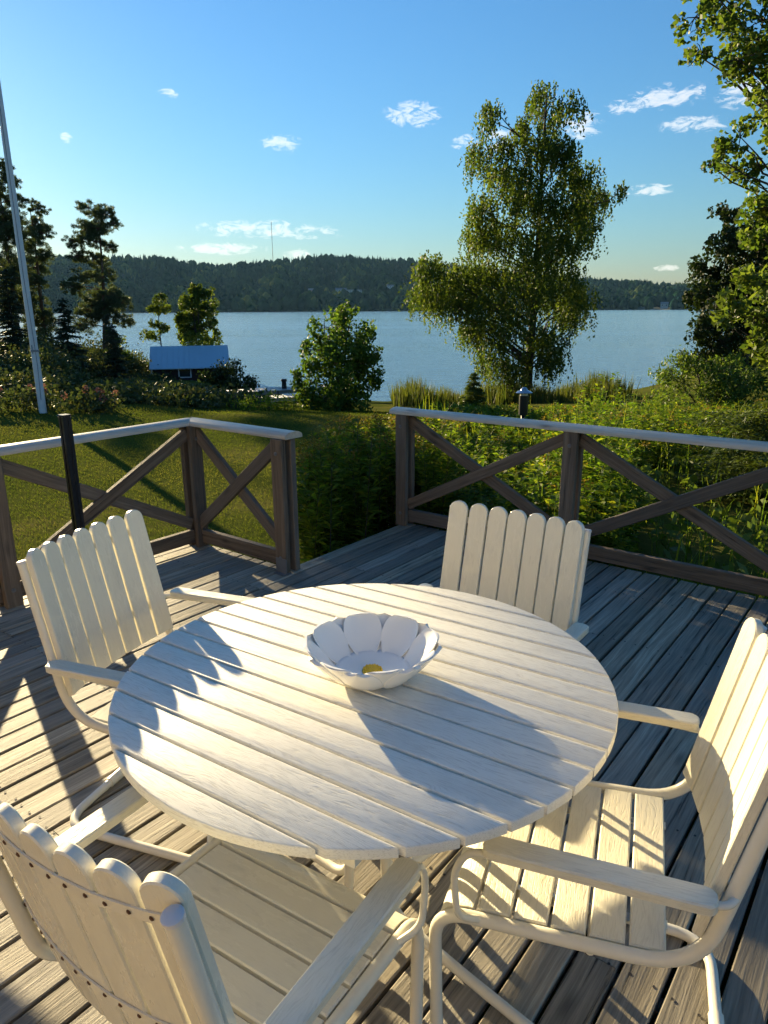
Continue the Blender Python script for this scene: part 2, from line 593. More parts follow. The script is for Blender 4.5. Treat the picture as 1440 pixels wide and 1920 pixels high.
def leaves(P, L, W, axis=None, spread=1.0, fold=0.0, r=rng):
    """one lozenge per point; axis: preferred direction of its length; returns quads (N*4, 3)"""
    n = len(P)
    a = r.normal(size=(n, 3))
    if axis is not None:
        a = np.asarray(axis) + a * spread
    a = unit(a)
    b = unit(np.cross(a, r.normal(size=(n, 3))))
    L = np.asarray(L * r.uniform(0.7, 1.25, n))[:, None]
    W = np.asarray(W * r.uniform(0.7, 1.25, n))[:, None]
    V = np.stack([P - a * L / 2, P + b * W / 2 + a * L * 0.05, P + a * L / 2, P - b * W / 2 + a * L * 0.05], axis=1)
    return V.reshape(-1, 3)


def leaf_tint(n, lo=0.0, hi=1.0, r=rng):
    return np.repeat(np.clip(r.normal((lo + hi) / 2, (hi - lo) / 3.2, n), 0, 1), 4)


def ball(n, c, rad, r=rng, shell=0.4):
    d = unit(r.normal(size=(n, 3)))
    q = r.uniform(0, 1, n) ** (1 / 3.0)
    q = q * (1 - shell) + shell * np.maximum(q, 0.8)
    return np.asarray(c) + d * q[:, None] * np.asarray(rad)


# ------------------------------------------------------------------ deck axes: u along the boards, w across them
AZ = 0.65624
CU, SU = math.cos(AZ), math.sin(AZ)


def dk(u, w, z=0.0):
    return Vector((SU * u - CU * w, CU * u + SU * w, z))


def deck_frame(u, w, z=0.0):
    o = dk(u, w, z)
    return Matrix(((SU, -CU, 0, o.x), (CU, SU, 0, o.y), (0, 0, 1, o.z), (0, 0, 0, 1)))


# ------------------------------------------------------------------ terrain
SH_X = np.array([-400, -60, -30, -20, -14, -10, -7, -4, 0, 5, 9, 13, 17, 24, 60, 400.0])
SH_Y = np.array([140, 110, 80, 58, 47, 43, 38, 34.5, 32.5, 33.5, 35, 37, 42, 56, 90, 120.0])
PS = np.array([-50, 0.0, 0.25, 0.42, 0.55, 0.73, 0.95, 1.0, 1.2, 2.0, 20])
PZ = np.array([-0.35, -0.35, -0.36, -0.46, -0.93, -1.62, -2.30, -2.46, -3.2, -6, -9])


def ground_z(x, y):
    ys = np.interp(x, SH_X, SH_Y)
    s = np.asarray(y) / ys
    z = np.interp(s, PS, PZ)
    bump = 0.05 * np.sin(np.asarray(x) * 0.7 + 1.3) * np.cos(np.asarray(y) * 0.45) + 0.08 * np.sin(np.asarray(x) * 0.23) * np.sin(np.asarray(y) * 0.19 + 2)
    return z + bump * np.clip((np.asarray(y) - 7) / 8, 0, 1) * np.clip((1.0 - s) * 6, 0, 1)


gx = np.concatenate([np.linspace(-400, -44, 18), np.linspace(-40, 40, 161), np.linspace(44, 400, 18)])
gy = np.concatenate([np.linspace(-300, -14, 12), np.linspace(-12, 60, 145), np.linspace(62, 150, 30)])
GX, GY = np.meshgrid(gx, gy)
V = np.stack([GX, GY, ground_z(GX, GY)], axis=-1).reshape(-1, 3)
nx_, ny_ = len(gx), len(gy)
I = np.arange(nx_ * ny_).reshape(ny_, nx_)
Fq = np.stack([I[:-1, :-1], I[:-1, 1:], I[1:, 1:], I[1:, :-1]], axis=-1).reshape(-1, 4)
g = np_mesh('ground', V, 4, 'lawn', faces=Fq, kind='structure')
g.data.polygons.foreach_set('use_smooth', [True] * len(g.data.polygons))

LAKE_Z = -2.41
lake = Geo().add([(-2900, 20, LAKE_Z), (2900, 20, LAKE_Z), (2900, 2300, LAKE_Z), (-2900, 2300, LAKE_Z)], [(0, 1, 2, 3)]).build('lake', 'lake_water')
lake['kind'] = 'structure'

# far shore: a ridge seen across the lake, built on an arc of bearings
RID_A = np.array([-85, -60, -40, -30, -24, -18.7, -16.5, -12.7, -8.8, -4.7, -0.7, 2.6, 8, 12, 15.3, 19.1, 22.3, 28, 40, 60, 85])
RID_H = np.array([60, 80, 95, 104, 116, 124, 122, 104, 115, 129, 122, 115, 92, 76, 64, 52, 45, 45, 50, 50, 50.0])
SHORE_D = 1250.0
RIDGE_D = 2000.0


def hill_h(a_deg, s):
    """height above the lake at bearing a, s = 0 at the shore and 1 on the ridge"""
    rid = np.interp(a_deg, RID_A, RID_H)
    prof = np.interp(s, [0, 0.04, 0.35, 0.7, 1.0, 1.3], [0, 0.03, 0.34, 0.72, 1.0, 0.8])
    und = 7 * np.sin(a_deg * 0.9 + s * 5) * np.sin(s * math.pi) + 4 * np.sin(a_deg * 2.3 + 1) * np.sin(s * math.pi)
    return rid * prof + und - 0.6 - 10 * (s > 0.9) * 0


aa = np.linspace(-85, 85, 171)
ss = np.linspace(-0.02, 1.3, 28)
A2, S2 = np.meshgrid(aa, ss)
D2 = SHORE_D + (RIDGE_D - SHORE_D) * S2
V = np.stack([np.sin(np.radians(A2)) * D2, np.cos(np.radians(A2)) * D2, LAKE_Z + np.where(S2 < 0, -3, hill_h(A2, S2))], axis=-1).reshape(-1, 3)
I = np.arange(V.shape[0]).reshape(len(ss), len(aa))
Fq = np.stack([I[:-1, :-1], I[:-1, 1:], I[1:, 1:], I[1:, :-1]], axis=-1).reshape(-1, 4)
np_mesh('hills', V, 4, 'hill_soil', faces=Fq, kind='structure')


def far_forest():
    r = np.random.default_rng(3)
    n = 15000
    a = r.uniform(-38, 38, n)
    s = r.uniform(0.0, 1.06, n) ** 0.9
    # fields and house plots stay open
    keep = np.ones(n, bool)
    for (a0, s0, da, ds) in [(-2.6, 0.26, 1.7, 0.05), (-5.5, 0.22, 0.8, 0.03), (1.0, 0.30, 1.2, 0.03), (21.5, 0.06, 2.5, 0.04), (-13, 0.5, 1.5, 0.05)]:
        keep &= ~((np.abs(a - a0) < da) & (np.abs(s - s0) < ds))
    a, s = a[keep], s[keep]
    n = len(a)
    d = SHORE_D + 10 + (RIDGE_D - SHORE_D) * s
    base = np.stack([np.sin(np.radians(a)) * d, np.cos(np.radians(a)) * d, LAKE_Z + hill_h(a, s) - 1], axis=1)
    broad = r.uniform(0, 1, n) < np.where(s < 0.45, 0.75, 0.3)
    h = np.where(broad, r.uniform(8, 22, n), r.uniform(10, 23, n))
    rad = np.where(broad, h * r.uniform(0.34, 0.6, n), h * r.uniform(0.15, 0.23, n))
    K = 6
    lv = np.where(broad[:, None], np.array([[0.10, 0.38, 0.72, 1.0]]), np.array([[0.06, 0.30, 0.62, 1.0]]))
    rr = np.where(broad[:, None], np.array([[0.55, 1.0, 0.8, 0.12]]), np.array([[1.0, 0.78, 0.42, 0.02]]))
    th = r.uniform(0, 6.28, (n, 1)) + np.arange(K)[None] * 2 * np.pi / K
    V = np.zeros((n, 4, K, 3))
    for l in range(4):
        wob = r.uniform(0.7, 1.3, (n, K))
        q = rad[:, None] * rr[:, l][:, None] * wob
        V[:, l, :, 0] = base[:, 0, None] + np.cos(th) * q
        V[:, l, :, 1] = base[:, 1, None] + np.sin(th) * q
        V[:, l, :, 2] = base[:, 2, None] + (h * lv[:, l])[:, None] + r.uniform(-0.08, 0.08, (n, K)) * h[:, None]
    idx = np.arange(n * 4 * K).reshape(n, 4, K)
    f = []
    for l in range(3):
        f.append(np.stack([idx[:, l], np.roll(idx[:, l], -1, 1), np.roll(idx[:, l + 1], -1, 1), idx[:, l + 1]], axis=-1).reshape(-1, 4))
    tint = np.where(broad, r.uniform(0.35, 0.95, n), r.uniform(0.0, 0.45, n))
    stand = 0.5 + 0.5 * np.sin(a * 1.7 + s * 9) * np.sin(a * 0.6 + s * 14 + 1)
    tint = np.clip(tint * (0.2 + 1.5 * stand ** 1.6), 0, 1)
    o = np_mesh('far_forest', V.reshape(-1, 3), 4, 'forest_leaf', faces=np.concatenate(f), tint=np.repeat(tint, 4 * K), kind='stuff')
    tag(o, 'mixed forest covering the hills on the far shore', 'forest')


far_forest()


# ------------------------------------------------------------------ deck
deck = thing('deck', 'weathered timber deck under the table and chairs', 'deck', kind='structure')
PITCH, GAP = 0.1077, 0.011
BW = PITCH - GAP
JOISTS = [-2.15 + 0.6 * k for k in range(11)]
screws = Geo()
dr = random.Random(4)
board_meshes = {}


def board(u0, u1, wc):
    L = round(u1 - u0, 3)
    if L not in board_meshes:
        board_meshes[L] = Geo().plank(0, L, BW, 0.028, 0.004).mesh('board')
    o = link('board', board_meshes[L], 'deck_wood', deck)
    tilt = dr.uniform(-0.006, 0.006)
    o.matrix_local = deck_frame(u0, wc, -0.014 + dr.uniform(-0.0012, 0.0012)) @ Matrix.Rotation(tilt, 4, 'X') @ Matrix.Rotation(dr.uniform(-0.0006, 0.0006), 4, 'Z')


for k in range(-25, 36):
    wc = 0.171 + PITCH * (k + 0.5)
    u_end = 4.262 if k < 27 else 2.995
    u_end += dr.uniform(-0.006, 0.006)
    cuts = [j for j in JOISTS[2:] if -0.6 < j < u_end - 0.5]
    c = dr.choice(cuts)
    board(-2.2, c - 0.0015, wc)
    board(c + 0.0015, u_end, wc)
    for j in JOISTS:
        for s in (-1, 1):
            if j < u_end - 0.03:
                q = dk(j + dr.uniform(-0.006, 0.006), wc + s * 0.029 + dr.uniform(-0.003, 0.003), 0)
                screws.lathe([(0.0042, 0.0012), (0.0038, 0.0022), (0.0, 0.0016)], 7, q.x, q.y)
so = screws.build('screw_heads', 'screw_steel', deck)
so['kind'] = 'stuff'
for j in JOISTS:
    w1 = 4.0 if j < 2.95 else 3.06
    Geo().plank(0, w1 + 2.5, 0.045, 0.12, 0.002).build('joist', 'rail_wood', deck, mw=deck_frame(j, -2.5, -0.095) @ Matrix.Rotation(R(90), 4, 'Z'))


# ------------------------------------------------------------------ wall of the house the deck is built against (behind the viewer)
hw_ = thing('house_wall', 'tan boarded wall of the house behind the deck', 'wall', dk(-2.3, 0, 0), -AZ)
for k in range(18):      # local y runs along the boards' direction, local x towards the viewer's right
    Geo().prism([(0.0, 0.16 * k - 0.3), (0.0, 0.16 * k - 0.142), (-0.02, 0.16 * k - 0.142), (-0.03, 0.16 * k - 0.3)], -4.2, 3.0).build('cladding_board', 'house_tan', hw_)


# ------------------------------------------------------------------ railings
ZP = 0.848          # top of the posts
wr = random.Random(8)


def timber(parent, name, p, q, wy, hz, mat='rail_wood', up=Vector((0, 0, 1)), c=0.004, ext=0.0):
    L = (Vector(q) - Vector(p)).length
    return Geo().plank(-ext, L + ext, wy, hz, c).build(name, mat, parent, mw=frame_to(p, q, up))


def post(parent, u, w, along):
    """two upright planks with a gap between them, the rails and braces run in the gap"""
    for s in (-1, 1):
        du, dw = (s * 0.0425, 0) if along == 'w' else (0, s * 0.0425)
        p = dk(u + du, w + dw, 0.002)
        q = dk(u + du, w + dw, ZP - 0.002)
        n = dk(1, 0) if along == 'w' else dk(0, 1)
        timber(parent, 'post', p, q, 0.092, 0.040, up=n)
    fu, fw = (-0.0625, 0) if along == 'w' else (0, -0.0625)
    for z in (0.10, 0.76):
        c = dk(u + fu, w + fw, z)
        d = dk(-1, 0) if along == 'w' else dk(0, -1)
        g_ = Geo().tube([c, c + d * 0.004], 0.013, 10).tube([c + d * 0.004, c + d * 0.010], 0.0075, 6)
        g_.build('bolt', 'galvanised', parent)


def cap(parent, p, q, mitre0=0.0, mitre1=0.0):
    """rounded handrail; mitre shifts the end cut across the width"""
    p, q = Vector(p), Vector(q)
    L = (q - p).length
    prof = [(-0.071, 0.0), (0.071, 0.0), (0.0725, 0.014), (0.066, 0.026), (0.045, 0.036), (0.02, 0.041), (-0.02, 0.041), (-0.045, 0.036), (-0.066, 0.026), (-0.0725, 0.014)]
    n = len(prof)
    vs = [(y * mitre0, y, z) for y, z in prof] + [(L + y * mitre1, y, z) for y, z in prof]
    fs = [(i, (i + 1) % n, n + (i + 1) % n, n + i) for i in range(n)] + [tuple(range(n))[::-1], tuple(range(n, 2 * n))]
    o = Geo().add(vs, fs).build('handrail', 'cap_wood', parent, mw=frame_to(p, q))
    return smooth_angle(o, 40)


def cross(parent, p, q):
    """bottom rail and X brace between two posts whose centres are p and q (u, w)"""
    a, b = dk(*p), dk(*q)
    d = (b - a).normalized()
    n = Vector((-d.y, d.x, 0))
    s0, s1 = a + d * 0.046, b - d * 0.046
    z = Vector((0, 0, 1))
    timber(parent, 'bottom_rail', s0 + z * 0.078, s1 + z * 0.078, 0.043, 0.092)
    for (z0, z1, off) in ((0.165, 0.795, -0.012), (0.795, 0.165, 0.012)):
        dd = ((s1 + z * z1) - (s0 + z * z0)).normalized()
        timber(parent, 'brace', s0 + z * z0 + n * off - dd * 0.0, s1 + z * z1 + n * off, 0.0225 if False else 0.036, 0.078)


rail_l = thing('deck_railing', 'brown timber railing turning a corner on the lawn side, behind the black post', 'railing')
WL, UL = 3.925, 2.968
POSTS_L = [(0.42, WL), (1.645, WL), (UL - 0.01, WL)]
for (u, w) in POSTS_L:
    post(rail_l, u, w, 'u')
post(rail_l, UL, 3.052, 'w')
for (a, b) in ((POSTS_L[0], POSTS_L[1]), (POSTS_L[1], POSTS_L[2]), ((UL, WL), (UL, 3.052))):
    cross(rail_l, a, b)
cap(rail_l, dk(-0.3, WL + 0.03, ZP), dk(UL + 0.03, WL + 0.03, ZP), 0, -1)
cap(rail_l, dk(UL + 0.03, WL + 0.03, ZP), dk(UL + 0.03, 2.985, ZP), -1, 0)
# post shoe at the foot of the end post
g = Geo().box(-0.03, 0.03, -0.045, 0.045, 0.001, 0.006).box(-0.004, 0.0, -0.045, 0.045, 0.006, 0.10)
g.build('post_shoe', 'galvanised', rail_l, mw=deck_frame(UL - 0.068, 3.04, 0.003))

rail_r = thing('deck_railing', 'dark brown timber railing with X braces in front of the wild shrubs', 'railing')
UR = 4.232
WR = [3.055, 1.745, 0.44, -0.87]
for wv in WR:
    post(rail_r, UR, wv, 'w')
for a, b in zip(WR[:-1], WR[1:]):
    cross(rail_r, (UR, a), (UR, b))
cap(rail_r, dk(UR, 3.15, ZP), dk(UR, -1.1, ZP))


# ------------------------------------------------------------------ black post by the railing
bp = thing('black_post', 'slim square black metal post rising in front of the left railing', 'post', dk(1.955, 3.655, 0), AZ * 0)
bp.rotation_euler = (0, 0, -AZ)
prof = []
for (x, y) in [(-1, -1), (-0.25, -1), (-0.25, -0.8), (0.25, -0.8), (0.25, -1), (1, -1), (1, -0.25), (0.8, -0.25), (0.8, 0.25), (1, 0.25), (1, 1), (0.25, 1), (0.25, 0.8), (-0.25, 0.8), (-0.25, 1), (-1, 1), (-1, 0.25), (-0.8, 0.25), (-0.8, -0.25), (-1, -0.25)]:
    prof.append((x * 0.0235, y * 0.0235))
n = len(prof)
vs = [(x, y, 0.012) for x, y in prof] + [(x, y, 1.045) for x, y in prof]
fs = [(i, (i + 1) % n, n + (i + 1) % n, n + i) for i in range(n)] + [tuple(range(n))[::-1], tuple(range(n, 2 * n))]
Geo().add(vs, fs).build('profile', 'pole_black', bp)
Geo().plank(-0.0255, 0.0255, 0.051, 0.012, 0.003, 0, 1.052).build('end_cap', 'pole_black', bp)
Geo().box(-0.07, 0.07, -0.07, 0.07, 0.002, 0.012).build('foot_plate', 'pole_black', bp)


# ------------------------------------------------------------------ table
TZ = 0.72
table = thing('garden_table', 'round cream slatted table holding the flower bowl', 'table', (-0.049, 1.584, 0), -R(123.0 - 90))
# local x runs along the planks, local y across
TR, TP, TG = 0.600, 0.0763, 0.0075


def table_plank(k):
    y0, y1 = k * TP + TG / 2, (k + 1) * TP - TG / 2
    y0, y1 = max(y0, -TR + 0.0005), min(y1, TR - 0.0005)
    m_ = 10
    def outline(ins):
        a0, a1 = y0 + ins, y1 - ins
        rr = TR - ins
        ys = [a0 + (a1 - a0) * i / m_ for i in range(m_ + 1)]
        ed = [math.sqrt(max(rr * rr - y * y, 1e-5)) for y in ys]
        return [(e, y) for e, y in zip(ed, ys)] + [(-e, y) for e, y in zip(ed[::-1], ys[::-1])]
    rings = [(outline(0.003), -0.024), (outline(0.0), -0.021), (outline(0.0), -0.003), (outline(0.0012), -0.0009), (outline(0.003), 0.0)]
    vs, fs = [], []
    for o_, z in rings:
        vs += [(x, y, z) for x, y in o_]
    n_ = len(rings[0][0])
    for i in range(len(rings) - 1):
        for j in range(n_):
            fs.append((i * n_ + j, i * n_ + (j + 1) % n_, (i + 1) * n_ + (j + 1) % n_, (i + 1) * n_ + j))
    fs.append(tuple(range(n_))[::-1])
    fs.append(tuple((len(rings) - 1) * n_ + j for j in range(n_)))
    o = Geo().add(vs, fs).build('table_slat', 'table_plank', table, mw=Matrix.Translation((0, 0, TZ + wr.uniform(-0.0005, 0.0005))))
    smooth_angle(o, 35)


for k in range(-8, 8):
    table_plank(k)
for sx in (-0.30, 0.30):
    Geo().plank(-0.50, 0.50, 0.04, 0.020, 0.002).build('crossbar', 'tube_paint', table, mw=Matrix.Translation((sx, 0, TZ - 0.0355)) @ Matrix.Rotation(R(90), 4, 'Z'))
rot_t = -R(123.0 - 90)
for a_deg in (46, 134, 226, 314):
    a = R(a_deg)
    d = Matrix.Rotation(-rot_t, 3, 'Z') @ Vector((math.sin(a), math.cos(a), 0))
    P = [d * 0.30 + Vector((0, 0, TZ - 0.046)), d * 0.075 + Vector((0, 0, TZ - 0.06)), d * 0.062 + Vector((0, 0, 0.22)), d * 0.075 + Vector((0, 0, 0.045)), d * 0.30 + Vector((0, 0, 0.022)), d * 0.53 + Vector((0, 0, 0.016))]
    o = Geo().tube(round_path(P, [0, 0.08, 0.1, 0.12, 0.1, 0], 7), 0.0135, 12).build('leg', 'tube_paint', table)
    smooth_angle(o, 50)
Geo().lathe([(0.052, 0.30), (0.055, 0.302), (0.055, 0.33), (0.052, 0.332)], 20).build('collar', 'tube_paint', table)


# ------------------------------------------------------------------ daisy bowl
bowl = thing('flower_bowl', 'white daisy shaped bowl with yellow centre on the round table', 'bowl', (-0.031, 1.575, TZ + 0.0008))


def bowl_profile(s):
    """s 0 at the foot, 1 at the tip; returns radius, height"""
    pts = [(0.045, 0.005), (0.090, 0.012), (0.116, 0.032), (0.140, 0.060), (0.165, 0.091)]
    t = max(0.0, min(s, 1.10)) * 4
    i = min(int(t), 3)
    f = t - i
    p = [pts[max(0, i - 1)], pts[i], pts[i + 1], pts[min(4, i + 2)]]
    r = []
    for c in (0, 1):
        a, b, c_, d_ = p[0][c], p[1][c], p[2][c], p[3][c]
        r.append(0.5 * (2 * b + (c_ - a) * f + (2 * a - 5 * b + 4 * c_ - d_) * f * f + (3 * b - a - 3 * c_ + d_) * f ** 3))
    return r


def petal_mesh(half, off, smax):
    ns, ntt = 14, 10
    top, bot = [], []
    for i in range(ns + 1):
        s = 0.12 + (smax - 0.12) * i / ns
        q = (s - 0.12) / (smax - 0.12)
        knee = 0.50
        wd = half * (0.62 + 0.38 * min(1, q / knee)) if q < knee else half * math.sqrt(max(0.0, 1 - ((q - knee) / (1 - knee)) ** 2))
        r, z = bowl_profile(s)
        for j in range(ntt + 1):
            t = -1 + 2 * j / ntt
            an = wd * t
            cup = -0.0045 * (1 - t * t) * q + 0.0025 * (abs(t) ** 3)
            rr = r + off + cup * -1
            top.append(((rr - 0.0012) * math.cos(an), (rr - 0.0012) * math.sin(an), z + 0.0012))
            bot.append(((rr + 0.0012) * math.cos(an), (rr + 0.0012) * math.sin(an), z - 0.0012))
    n_ = ntt + 1
    N0 = len(top)
    fs = []
    for i in range(ns):
        for j in range(ntt):
            a = i * n_ + j
            fs.append((a, a + n_, a + n_ + 1, a + 1))
            fs.append((N0 + a, N0 + a + 1, N0 + a + n_ + 1, N0 + a + n_))
    for i in range(ns):
        for j in (0, ntt):
            a = i * n_ + j
            q = (a, N0 + a, N0 + a + n_, a + n_)
            fs.append(q if j == 0 else q[::-1])
    for j in range(ntt):
        a = ns * n_ + j
        fs.append((a, N0 + a, N0 + a + 1, a + 1))
    me = Geo().add(top + bot, fs).mesh('petal', True)
    me.set_sharp_from_angle(angle=R(50))
    return me


pin, pout = petal_mesh(R(23.5), -0.0034, 1.08), petal_mesh(R(21.5), 0.0034, 0.99)
for k in range(8):
    o = link('petal', pin, 'ceramic', bowl, Matrix.Rotation(R(45 * k + 12), 4, 'Z'))
    o = link('petal', pout, 'ceramic', bowl, Matrix.Rotation(R(45 * k + 34.5), 4, 'Z'))
pr_ = [(0.0, 0.0), (0.048, 0.0), (0.052, 0.004)] + [tuple(bowl_profile(s)) for s in (0.12, 0.18, 0.24, 0.30)]
pi_ = [(r - 0.0035, z + 0.0022) for r, z in pr_[:2:-1]] + [(0.03, 0.0085), (0.0, 0.008)]
o = Geo().lathe(pr_ + pi_, 48).build('body', 'ceramic', bowl, True)
cg = Geo().lathe([(0.026, 0.008), (0.025, 0.013), (0.018, 0.0155), (0.0, 0.0165)], 24)
for k in range(70):
    rr, an = 0.023 * math.sqrt((k + 0.5) / 70), k * 2.39996
    cg.lathe([(0.0022, 0.013), (0.002, 0.0165), (0.0, 0.0178)], 6, rr * math.cos(an), rr * math.sin(an))
cg.build('centre', 'bowl_yellow', bowl, True)


# ------------------------------------------------------------------ chairs
HW = 0.248
PB, PT = Vector((0, -0.240, 0.415)), Vector((0, -0.340, 0.900))   # back tube, lower bend and top (y, z)
BD = (PT - PB).normalized()
BN = Vector((0, -BD.z, BD.y)) * -1.0                               # towards the sitter
if BN.y < 0:
    BN = -BN
SLAT_P, SLAT_W, SLAT_T = 0.0718, 0.0655, 0.019
CURVE = 0.62


def tube_obj(name, pts, r, mat, parent, n=10):
    return smooth_angle(Geo().tube(pts, r, n).build(name, mat, parent), 50)


def slat_mesh(L, wd, th, round_top, ch=0.0025):
    """board lying along x from 0 to L, with a half-round far end"""
    a = wd / 2
    def outline(ins):
        b = a - ins
        pts = [(ins, -b), (L - a, -b)] if round_top else [(ins, -b), (L - ins, -b)]
        if round_top:
            for k in range(1, 12):
                t = -math.pi / 2 + math.pi * k / 12
                pts.append((L - a + b * math.cos(t), b * math.sin(t)))
            pts += [(L - a, b)]
        else:
            pts += [(L - ins, b)]
        pts += [(ins, b)]
        return pts
    rings = [(outline(ch), -th / 2), (outline(0), -th / 2 + ch), (outline(0), th / 2 - ch), (outline(ch), th / 2)]
    vs, fs = [], []
    for o_, z in rings:
        vs += [(x, y, z) for x, y in o_]
    n_ = len(rings[0][0])
    for i in range(3):
        for j in range(n_):
            fs.append((i * n_ + j, i * n_ + (j + 1) % n_, (i + 1) * n_ + (j + 1) % n_, (i + 1) * n_ + j))
    fs.append(tuple(range(n_))[::-1])
    fs.append(tuple(3 * n_ + j for j in range(n_)))
    me = Geo().add(vs, fs).mesh('slat')
    me.polygons.foreach_set('use_smooth', [True] * len(me.polygons))
    me.set_sharp_from_angle(angle=R(35))
    return me


def make_chair(slat_mat):
    c = thing('garden_chair', 'chair', 'chair')
    # one bent tube: back, seat rail, front leg, floor runner, rear bar, and up the other side
    side = [(HW, PT.y, PT.z), (HW, PB.y, PB.z), (HW, 0.262, 0.385), (HW, 0.252, 0.015), (HW + 0.006, -0.335, 0.015)]
    path = side + [(-x, y, z) for x, y, z in side[::-1]]
    rad = [0, 0.115, 0.075, 0.075, 0.10]
    rad = rad + rad[::-1]
    tube_obj('frame', round_path(path, rad, 8), 0.0140, 'tube_paint', c, 12)
    g = Geo().tube([(0.035, -0.335, 0.015), (-0.035, -0.335, 0.015)], 0.0175, 12)
    smooth_angle(g.build('sleeve', 'tube_paint', c), 50)
    for s in (-1, 1):
        q = PT + Vector((s * HW, 0, 0))
        g = Geo().tube([q - BD * 0.004, q + BD * 0.0025, q + BD * 0.004], [0.0146, 0.0146, 0.012], 14)
        smooth_angle(g.build('end_cap', 'cap_plastic', c), 40)
    # back slats on a shallow arc, fixed to two curved straps
    LS = (0.927 - 0.488) / BD.z
    me = slat_mesh(LS, SLAT_W, SLAT_T, True)
    for i in range(-3, 4):
        x = i * SLAT_P
        yaw = math.atan(2 * CURVE * x)
        base = PB + BD * ((0.488 - PB.z) / BD.z) + BN * (0.0245 - 0.035 + CURVE * x * x) + Vector((x, 0, 0))
        xa = BD
        ya = Vector((math.cos(yaw), math.sin(yaw), 0))
        za = xa.cross(ya).normalized()
        ya = za.cross(xa).normalized()
        mw = Matrix(((xa.x, ya.x, za.x, base.x), (xa.y, ya.y, za.y, base.y), (xa.z, ya.z, za.z, base.z), (0, 0, 0, 1)))
        link('back_slat', me, slat_mat, c, mw)
    for zz in (0.862, 0.60):
        vs, fs = [], []
        sg = Geo()
        N = 24
        for k in range(N + 1):
            x = -HW + 0.010 + (2 * HW - 0.020) * k / N
            b = PB + BD * ((zz - PB.z) / BD.z) + BN * (0.0245 - 0.035 - SLAT_T / 2 - 0.0022 + CURVE * x * x) + Vector((x, 0, 0))
            if abs(x) > 3.3 * SLAT_P:
                b += BN * 0.0
            for (dz, dn) in ((-0.011, -0.0014), (0.011, -0.0014), (0.011, 0.0014), (-0.011, 0.0014)):
                vs.append(b + BD * dz + BN * dn)
        for k in range(N):
            for j in range(4):
                fs.append((k * 4 + j, k * 4 + (j + 1) % 4, (k + 1) * 4 + (j + 1) % 4, (k + 1) * 4 + j))
        fs += [(0, 1, 2, 3), (N * 4 + 3, N * 4 + 2, N * 4 + 1, N * 4)]
        st = Geo().add(vs, fs).build('strap', 'tube_paint', c)
        for i in range(-3, 4):
            for s in (-1, 1):
                x = i * SLAT_P + s * 0.019
                b = PB + BD * ((zz - PB.z) / BD.z) + BN * (0.0245 - 0.035 - SLAT_T / 2 - 0.0036 + CURVE * x * x) + Vector((x, 0, 0))
                sg.tube([b, b - BN * 0.0018], [0.0044, 0.0030], 7)
        sg.build('screws', 'rust', st)['kind'] = 'stuff'
    # seat: flat slats across, the front one rolled down
    zs = lambda y: 0.385 + (0.415 - 0.385) * (0.262 - y) / 0.502
    sl = (0.415 - 0.385) / 0.502
    pit, wd = 0.0735, 0.0665
    me = slat_mesh(2 * 0.2335, wd, 0.016, False, 0.003)
    for k in range(1, 6):
        y = 0.215 - pit * k
        mw = Matrix.Translation((-0.2335, y, zs(y) + 0.0035)) @ Matrix.Rotation(-math.atan(sl), 4, 'X')
        link('seat_slat', me, slat_mat, c, mw)
    pr = []
    for k in range(9):
        t = k / 8
        pr.append((0.185 + 0.072 * math.sin(t * 1.35), zs(0.185) + 0.0115 - 0.052 * (1 - math.cos(t * 1.35))))
    low = [(y - 0.004, z - 0.014) for y, z in pr[::-1]]
    fo = Geo().prism(pr + low, -0.2335, 0.2335).build('seat_slat', slat_mat, c)
    smooth_angle(fo, 50)
    for sx in (-0.15, 0.15):
        Geo().prism([(0.20, zs(0.2) - 0.014), (-0.19, zs(-0.19) - 0.008), (-0.19, zs(-0.19) - 0.0045), (0.20, zs(0.2) - 0.0105)], sx - 0.011, sx + 0.011).build('seat_strap', 'tube_paint', c)
    tube_obj('seat_bar', [(-HW, -0.05, zs(-0.05) - 0.017), (HW, -0.05, zs(-0.05) - 0.017)], 0.008, 'tube_paint', c, 8)
    # arm rests
    AL = 0.405
    a_me = None
    for s in (-1, 1):
        # a flat board with clipped, rounded ends
        hwid = 0.0255
        def outl(ins):
            b, e = hwid - ins, AL / 2 - ins
            rr = 0.019
            pts = []
            for (cx, cy, a0) in ((e - rr, -b + rr, -90), (e - rr, b - rr, 0), (-e + rr, b - rr, 90), (-e + rr, -b + rr, 180)):
                for q in range(5):
                    t = R(a0 + 90 * q / 4)
                    pts.append((cx + rr * math.cos(t), cy + rr * math.sin(t)))
            return pts
        rings = [(outl(0.003), -0.011), (outl(0), -0.008), (outl(0), 0.008), (outl(0.003), 0.011)]
        vs, fs = [], []
        for o_, z in rings:
            vs += [(x, y, z) for x, y in o_]
        n_ = 20
        for i in range(3):
            for j in range(n_):
                fs.append((i * n_ + j, i * n_ + (j + 1) % n_, (i + 1) * n_ + (j + 1) % n_, (i + 1) * n_ + j))
        fs.append(tuple(range(n_))[::-1])
        fs.append(tuple(3 * n_ + j for j in range(n_)))
        mw = Matrix.Translation((s * 0.291, -0.046, 0.611)) @ Matrix.Rotation(R(90), 4, 'Z')
        ar = Geo().add(vs, fs).build('armrest', 'chair_slat', c, mw=mw)
        smooth_angle(ar, 35)
        P = [(s * 0.291, 0.02, 0.594), (s * 0.291, 0.185, 0.592), (s * 0.289, 0.215, 0.53), (s * 0.286, 0.205, 0.42), (s * 0.252, 0.165, 0.395)]
        tube_obj('arm_support', round_path(P, [0, 0.045, 0.05, 0.045, 0], 6), 0.0075, 'tube_paint', c, 8)
        q = PB + BD * ((0.600 - PB.z) / BD.z)
